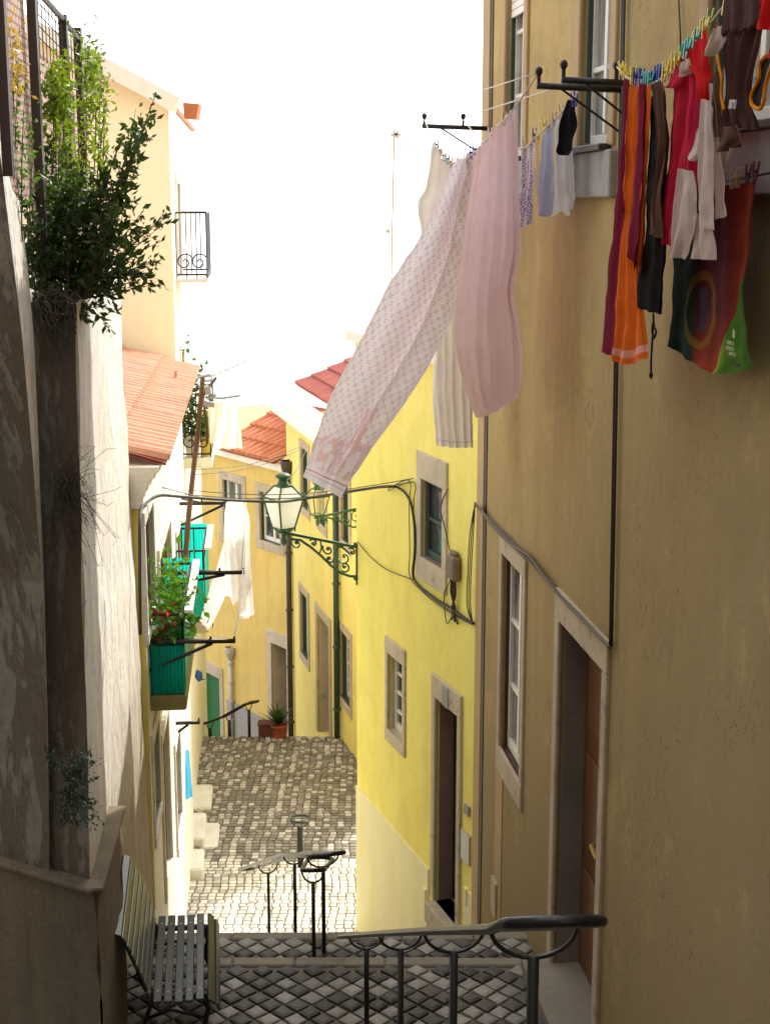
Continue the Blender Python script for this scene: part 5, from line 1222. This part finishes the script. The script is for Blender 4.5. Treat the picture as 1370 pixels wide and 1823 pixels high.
cloth('flap', [N([(1246, 176), (1264, 180)], .395), N([(1243, 260), (1268, 260)], .395), N([(1241, 330), (1270, 330)], .395), N([(1244, 403), (1274, 411)], .395)], Mcream, parent=pj, nc=18, nr=26, amp=.012, freq=1.5)
cloth('leg', [N([(1208, 300), (1232, 305)], .40), N([(1202, 350), (1238, 350)], .40), N([(1196, 410), (1236, 410)], .40), N([(1189, 456), (1221, 463)], .40)], Mcream, parent=pj, nc=18, nr=22, amp=.016, freq=1.5)
cloth('leg', [N([(1232, 380), (1264, 380)], .39), N([(1235, 420), (1266, 420)], .39), N([(1233, 461), (1267, 463)], .39)], Mcream, parent=pj, nc=14, nr=12, amp=.014, freq=1.5)
cloth('sleeve', [N([(1242, 228), (1256, 232)], .375), N([(1228, 260), (1246, 270)], .375), N([(1220, 278), (1232, 288)], .375)], Mcream, parent=pj, nc=10, nr=12, amp=.01, freq=1)
cloth('pocket_label', [N([(1256, 190), (1268, 190)], .385), N([(1254, 238), (1266, 240)], .385)], Mwhite, parent=pj, nc=6, nr=6, amp=.003, freq=1)
bw = cloth('pinafore', [N([(1296, -30), (1372, -40)], .37), N([(1286, 40), (1366, 36)], .37), N([(1286, 95), (1352, 95)], .37), N([(1290, 170), (1340, 170)], .37), N([(1292, 215), (1346, 210)], .37), N([(1294, 226), (1350, 232)], .37)], Mbr, nc=30, nr=30, amp=.022, freq=3, label='dark brown pinafore with orange edged armholes and a white size tag', cat='top', group=GN)
cloth('waist_fold', [N([(1290, -8), (1345, -20)], .40), N([(1284, 36), (1350, 34)], .40), N([(1284, 56), (1340, 50)], .40), N([(1288, 62), (1338, 54)], .385)], Mbr, parent=bw, nc=20, nr=12, amp=.012, freq=2)
mb = MB(); mb.tube(smooth_path(N([(1276, 98), (1279, 118), (1284, 142), (1283, 170), (1288, 196)], .40)), .008, 6); mb.build('piping', Morange, bw, smooth=True)
mb = MB(); mb.tube(smooth_path(N([(1364, 98), (1352, 112), (1350, 140), (1338, 165), (1337, 185), (1350, 194), (1358, 182), (1362, 150), (1375, 110)], .40)), .009, 6); mb.build('piping', Morange, bw, smooth=True)
cloth('armhole', [N([(1354, 104), (1372, 104)], .395), N([(1352, 140), (1362, 140)], .395), N([(1340, 170), (1358, 170)], .395), N([(1342, 190), (1354, 190)], .395)], Mcharc, parent=bw, nc=6, nr=10, amp=.002, freq=1)
tg = cloth('size_tag', [N([(1298, 177), (1311, 178)], .415), N([(1295, 193), (1308, 194)], .415)], Mwhite, parent=bw, nc=2, nr=2, amp=0, freq=1, wr=0)
q = RW.p3(1303, 187, .425); text3d('S', .055, M['cable'], tg, q, -RW.d, (0, 0, 1), .001, 'size_letter')
q = RW.p3(1304, 180, .425); mb = MB(); mb.bar(q + RW.d * .03, q - RW.d * .03, .002, .008); mb.build('print_line', M['zinc'], tg)
cloth('bundled_cloth', [N([(1284, 230), (1312, 222)], .39), N([(1282, 250), (1320, 244)], .39), N([(1279, 272), (1306, 262)], .39)], Mbr2, nc=14, nr=12, amp=.02, freq=1.5, label='brown bundled cloth under the pinafore, over the grey sill', cat='cloth', group=GN)
cloth('cloth', [N([(1296, 255), (1288, 250)], .33), N([(1300, 262), (1282, 280)], .33), N([(1293, 300), (1284, 310)], .33)], Mcream, nc=8, nr=10, amp=.01, freq=1, label='scrap of cream cloth hanging below the brown bundle', cat='cloth', group=GN)
cloth('shirt', [N([(1352, -10), (1385, -30)], .40), N([(1342, 30), (1380, 20)], .40), N([(1344, 52), (1376, 54)], .40)], Mred2, nc=14, nr=14, amp=.02, freq=1.5, label='bright red sleeve at the upper right edge over the pinafore', cat='shirt', group=GN)
cloth('shirt', [N([(1376, 60), (1400, 50)], .36), N([(1360, 90), (1395, 90)], .36), N([(1356, 104), (1390, 112)], .36)], Mred, nc=12, nr=10, amp=.02, freq=1.5, label='darker red sleeve at the right edge below the bright red one', cat='shirt', group=GN)
cloth('trousers', [N([(1262, 140), (1286, 120)], .36), N([(1264, 200), (1284, 200)], .36), N([(1274, 240), (1288, 250)], .36)], Mbr2, nc=12, nr=16, amp=.015, freq=1.5, label='olive brown garment squeezed between the cream pyjamas and the pinafore', cat='garment', group=GN)
# low line and beach towel
ol = .13
tubething('washing_line', 'low dark line close to the wall under the grey sill', 'washing line', [N([(1245, 318), (1300, 322), (1380, 306)], ol)], 'cable', .006, 'washing lines')
fl_ = cloth('beach_towel', [N([(1200, 330), (1240, 326), (1290, 330), (1344, 322)], ol), N([(1196, 440), (1240, 440), (1290, 440), (1336, 430)], ol + .01), N([(1194, 540), (1236, 545), (1290, 540), (1324, 520)], ol + .02), N([(1190, 608), (1230, 635), (1284, 640), (1332, 620)], ol + .03), N([(1190, 616), (1228, 640), (1268, 666), (1338, 656)], ol + .035)], Mflag, nc=48, nr=40, amp=.012, freq=2.6, label='dark beach towel in green, maroon and orange with lettering near its hem', cat='towel', group=GN)
def lettering(s, x, y, size, mat, nm='lettering'):
    p = RW.p3(x, y, ol + .085); return text3d(s, size, mat, fl_, p, -RW.d, (0, 0, 1), .001, nm)
Mlet = cloth_mat('pale lettering', (.62, .60, .42), 0)
lettering('BANCO', 1299, 611, .027, Mlet); lettering('ESPIRITO', 1298, 621, .027, Mlet); lettering('SANTO', 1302, 631, .027, Mlet)
lettering('FYROBNO', 1308, 649, .030, M['cable'])
mb = MB(); c = RW.p3(1305, 594, ol + .085)
for k in range(3): mb.raw([c + (-RW.d) * (math.cos(a) * (.017 - .002 * k)) + V(0, 0, math.sin(a) * (.023 - .006 * k) + .004 * k) + RW.n * .001 * k for a in [2 * math.pi * q / 14 for q in range(14)]], [tuple(range(14))])
mb.build('emblem', Mlet, fl_)

# --- pegs
def peg_mesh(mat):
    mb = MB()
    for s in (-1, 1):
        P = [V(-.006, s * .002, -.04), V(.006, s * .002, -.04), V(.006, s * .007, -.04), V(-.006, s * .007, -.04)]; Q = [V(-.005, s * .008, .04), V(.005, s * .008, .04), V(.005, s * .014, .04), V(-.005, s * .014, .04)]
        mb.hexa(P + Q)
    mb.tube([V(-.008, 0, .002), V(.008, 0, .002)], .007, 6)
    o = mb.build('clothes_peg', mat); me = o.data; bpy.data.objects.remove(o); return me
PC = {'yellow': (.75, .60, .06), 'blue': (.05, .08, .42), 'teal': (.12, .52, .52), 'green': (.25, .55, .10), 'wooden': (.5, .36, .2), 'white': (.7, .7, .66), 'maroon': (.12, .03, .05)}
PM = {k: peg_mesh(paint(k + ' peg', c, .45)) for k, c in PC.items()}
def peg(colr, p, tilt, along, where):
    o = bpy.data.objects.new('clothes_peg', PM[colr]); col.objects.link(o)
    z = Vector((0, 0, 1)) + along * tilt; z.normalize(); x = along - z * along.dot(z); x.normalize(); y = z.cross(x)
    m = Matrix((x, y, z)).transposed().to_4x4(); m.translation = p; o.matrix_world = m @ Matrix.Scale(1.25, 4)
    a = 'wooden' if colr == 'wooden' else colr + ' plastic'
    tag(o, f'{a} clothes peg on the {where}', 'clothes peg', f'{colr} pegs on the {where}')
seq = [(1106, 122, 'yellow'), (1110, 128, 'yellow'), (1118, 134, 'yellow'), (1126, 134, 'yellow'), (1130, 136, 'blue'), (1134, 138, 'blue'), (1140, 138, 'blue'), (1144, 142, 'teal'), (1148, 144, 'teal'), (1152, 143, 'teal'), (1156, 144, 'teal'), (1161, 142, 'blue'), (1167, 134, 'blue'), (1172, 131, 'blue'), (1176, 130, 'blue'), (1182, 128, 'yellow'), (1187, 124, 'yellow'), (1192, 118, 'yellow'), (1198, 112, 'yellow'), (1204, 110, 'yellow'), (1211, 100, 'green'), (1216, 92, 'teal'), (1221, 88, 'teal'), (1226, 82, 'teal'), (1230, 84, 'green'), (1234, 72, 'yellow'), (1238, 68, 'teal'), (1243, 66, 'yellow'), (1249, 55, 'yellow'), (1254, 50, 'yellow'), (1262, 34, 'green'), (1291, 8, 'yellow'), (1358, -3, 'yellow')]
ad = -RW.d
for k, (x, y, c) in enumerate(seq): peg(c, RW.p3(x, y, on + rnd.uniform(-.03, .03)), rnd.uniform(.25, .75) * (1 if k > 2 else -1), ad, 'near line')
for k, (x, y, Y, c) in enumerate(((777, 258, 13.2, 'blue'), (783, 268, 13, 'wooden'), (790, 277, 12.9, 'wooden'), (796, 283, 12.8, 'teal'), (802, 288, 12.7, 'wooden'), (809, 291, 12.6, 'wooden'), (818, 289, 12.5, 'wooden'), (828, 283, 12.3, 'wooden'), (838, 272, 12.1, 'blue'), (845, 266, 12, 'blue'), (872, 238, 11.4, 'white'), (897, 212, 10.9, 'wooden'))): peg(c, at(x, y, Y), rnd.uniform(-.4, .4), ad, 'outer line')
for k, (x, y, Y, c) in enumerate(((933, 260, 11.4, 'wooden'), (950, 240, 11.1, 'blue'), (957, 245, 11, 'yellow'), (967, 222, 10.85, 'yellow'), (975, 226, 10.7, 'wooden'), (985, 212, 10.5, 'wooden'), (998, 200, 10.35, 'wooden'), (1024, 176, 10, 'blue'), (1020, 178, 10.02, 'blue'))): peg(c, at(x, y, Y), rnd.uniform(-.4, .4), ad, 'inner line')
for k, (x, y) in enumerate(((1304, 318), (1314, 316), (1330, 310), (1343, 306))): peg('wooden' if k < 2 else 'maroon', RW.p3(x, y, ol + .02), .3, ad, 'low line')

# --- racks and washing on the left
def lrack(label, x0, x1, y, Y, by=None, bx=None):
    t = thing('drying_rack', label, 'drying rack', at(x0, y, Y), 'iron washing racks')
    mb = MB(); mb.tube([at(x0, y, Y), at(x1, y - 2, Y)], .024, 8); mb.build('arm', M['iron'], t, smooth=True)
    mb = MB(); mb.tube([at(x0 + 4, y - 9, Y + .35), at(x1 - 45, y - 2, Y + .05)], .016, 6); mb.build('second_arm', M['iron'], t, smooth=True)
    if by: mb = MB(); mb.tube([at(x0 + 2, by, Y), at(bx, y + 2, Y)], .018, 6); mb.build('brace', M['iron'], t, smooth=True)
    for x in (x1 - 2, x1 - 44): mb = MB(); mb.tube([at(x, y - 2, Y), at(x, y - 10, Y)], .012, 6); mb.build('upright', M['iron'], t)
lrack('near black rack arm across the green balcony sheet', 247, 419, 1143, 13.7, 1201, 378)
lrack('middle rack arm holding the white trousers above the green balcony', 284, 435, 1021, 15.7, 1046, 400)
lrack('upper far rack arm with a brace in front of the ochre house window', 320, 403, 897, 18.3, 935, 398)
lrack('thin low rack arm by the blue cloth near the ground floor', 303, 356, 1288, 17.5, 1312, 335)
GW = 'washing along the white house'
cloth('trousers', [A([(404, 893, 17.2), (438, 890, 17.0)]), A([(400, 930, 17.2), (446, 930, 17.0)]), A([(418, 985, 17.2), (446, 985, 17.0)]), A([(424, 1050, 17.1), (447, 1050, 16.9)]), A([(427, 1090, 17.1), (436, 1103, 17), (446, 1096, 16.9)])], Mlace, nc=20, nr=30, amp=.04, freq=2, label='white trousers hanging from the end of the middle rack', cat='trousers', group=GW)
cloth('trousers', [A([(402, 895, 17.4), (414, 893, 17.4)]), A([(400, 950, 17.4), (416, 950, 17.3)]), A([(402, 1000, 17.3), (420, 1000, 17.2)]), A([(404, 1060, 17.3), (416, 1078, 17.2), (424, 1060, 17.1)])], Mlace, nc=14, nr=24, amp=.03, freq=1.5, label='second white trouser leg hanging left of the white trousers', cat='trousers', group=GW)
cloth('cloth', [A([(400, 960, 17.8), (416, 965, 17.6)]), A([(380, 1040, 17.6), (404, 1040, 17.4)]), A([(355, 1105, 17.4), (372, 1122, 17.3)])], Mlace, nc=14, nr=24, amp=.03, freq=1.5, label='white cloth blown diagonally beside the trousers', cat='cloth', group=GW)
cloth('sheet', [A([(398, 718, 20.5), (422, 716, 20.5)]), A([(390, 760, 20.5), (428, 760, 20.5)]), A([(380, 800, 20.4), (431, 798, 20.4)])], Mlace, nc=20, nr=20, amp=.04, freq=2, label='white sheet drying in front of the ochre house tile roof', cat='sheet', group=GW)
cloth('cloth', [A([(330, 1335, 18.6), (336, 1333, 18.6)]), A([(330, 1380, 18.6), (340, 1380, 18.6)]), A([(330, 1424, 18.5), (343, 1418, 18.5)])], cloth_mat('light blue cloth', (.10, .50, .85), .4), nc=8, nr=14, amp=.015, freq=1, label='light blue cloth hanging low beside the doorsteps', cat='cloth', group=GW)
cloth('cloth', [A([(322, 1320, 18.4), (330, 1320, 18.4)]), A([(316, 1400, 18.4), (330, 1400, 18.4)]), A([(317, 1440, 18.4), (329, 1436, 18.4)])], Mlace, nc=8, nr=14, amp=.015, freq=1, label='narrow white cloth hanging left of the light blue one', cat='cloth', group=GW)
cloth('towel', [A([(372, 716, 20.8), (396, 712, 20.8)]), A([(372, 760, 20.8), (394, 760, 20.8)]), A([(374, 790, 20.8), (388, 788, 20.8)])], cloth_mat('pinkish towel', (.85, .66, .55), .4), nc=12, nr=14, amp=.03, freq=2, label='pale pink towel between the flowered balcony and the white sheet', cat='towel', group=GW)
cloth('sock', [A([(350, 1192, 18)  , (360, 1196, 18)]), A([(347, 1205, 18), (362, 1210, 18)]), A([(354, 1214, 18), (368, 1206, 18)])], cloth_mat('blue and black sock', (.04, .10, .20), .1), nc=8, nr=8, amp=.01, freq=1, label='dark blue sock pegged near the green door', cat='sock', group=GW)
tubething('washing_line', 'line running from the near rack tip up to the middle rack', 'washing line', [[at(416, 1135, 13.7), at(424, 1100, 14.4), at(433, 1013, 15.7)]], 'cord', .007, 'washing lines')
tubething('washing_line', 'line running from the middle rack up to the far rack', 'washing line', [[at(430, 1013, 15.7), at(438, 893, 17), at(402, 890, 18.3)]], 'cord', .006, 'washing lines')
# ================================================================== LIGHT AND CAMERA
SUN_AZ, SUN_EL = R(35), R(41)       # to the right of straight ahead
w = bpy.data.worlds.new('World'); scn.world = w; w.use_nodes = True; nt = w.node_tree; nt.nodes.clear()
out = nt.nodes.new('ShaderNodeOutputWorld'); bg = nt.nodes.new('ShaderNodeBackground'); sky = nt.nodes.new('ShaderNodeTexSky')
sky.sky_type = 'NISHITA'; sky.sun_disc = False; sky.sun_elevation = SUN_EL; sky.sun_rotation = SUN_AZ
sky.air_density = 1.0; sky.dust_density = 2.0; sky.ozone_density = 1.0; sky.altitude = 20
bg.inputs[1].default_value = .15
hs = nt.nodes.new('ShaderNodeHueSaturation'); hs.inputs['Saturation'].default_value = .25; hs.inputs['Value'].default_value = 1.6
nt.links.new(sky.outputs[0], hs.inputs['Color']); mx = nt.nodes.new('ShaderNodeMix'); mx.data_type = 'RGBA'; mx.blend_type = 'ADD'; mx.inputs[0].default_value = 1
nt.links.new(hs.outputs[0], mx.inputs[6]); mx.inputs[7].default_value = (7.2, 7.3, 7.5, 1); nt.links.new(mx.outputs[2], bg.inputs[0]); nt.links.new(bg.outputs[0], out.inputs[0])
sl_ = bpy.data.lights.new('sun', 'SUN'); sl_.energy = 5.0; sl_.angle = R(.53); sl_.color = (1, .96, .88)
so = bpy.data.objects.new('sun', sl_); col.objects.link(so)
sv = Vector((math.cos(SUN_EL) * math.sin(SUN_AZ), math.cos(SUN_EL) * math.cos(SUN_AZ), math.sin(SUN_EL)))
so.rotation_euler = sv.to_track_quat('Z', 'Y').to_euler()
cam = bpy.data.cameras.new('camera'); co_ = bpy.data.objects.new('camera', cam); col.objects.link(co_)
cam.sensor_fit = 'VERTICAL'; cam.sensor_height = 24; cam.lens = 24 * FPX / 1823; cam.clip_end = 30000; cam.clip_start = .05
co_.location = EYE; co_.rotation_euler = (math.pi / 2 - PITCH, 0, 0); scn.camera = co_
scn.view_settings.view_transform = 'Standard'; scn.view_settings.look = 'None'; scn.view_settings.exposure = 0; scn.view_settings.gamma = 1
scn.cycles.max_bounces = 10; scn.cycles.diffuse_bounces = 6; scn.cycles.transparent_max_bounces = 8
scn.cycles.use_denoising = True
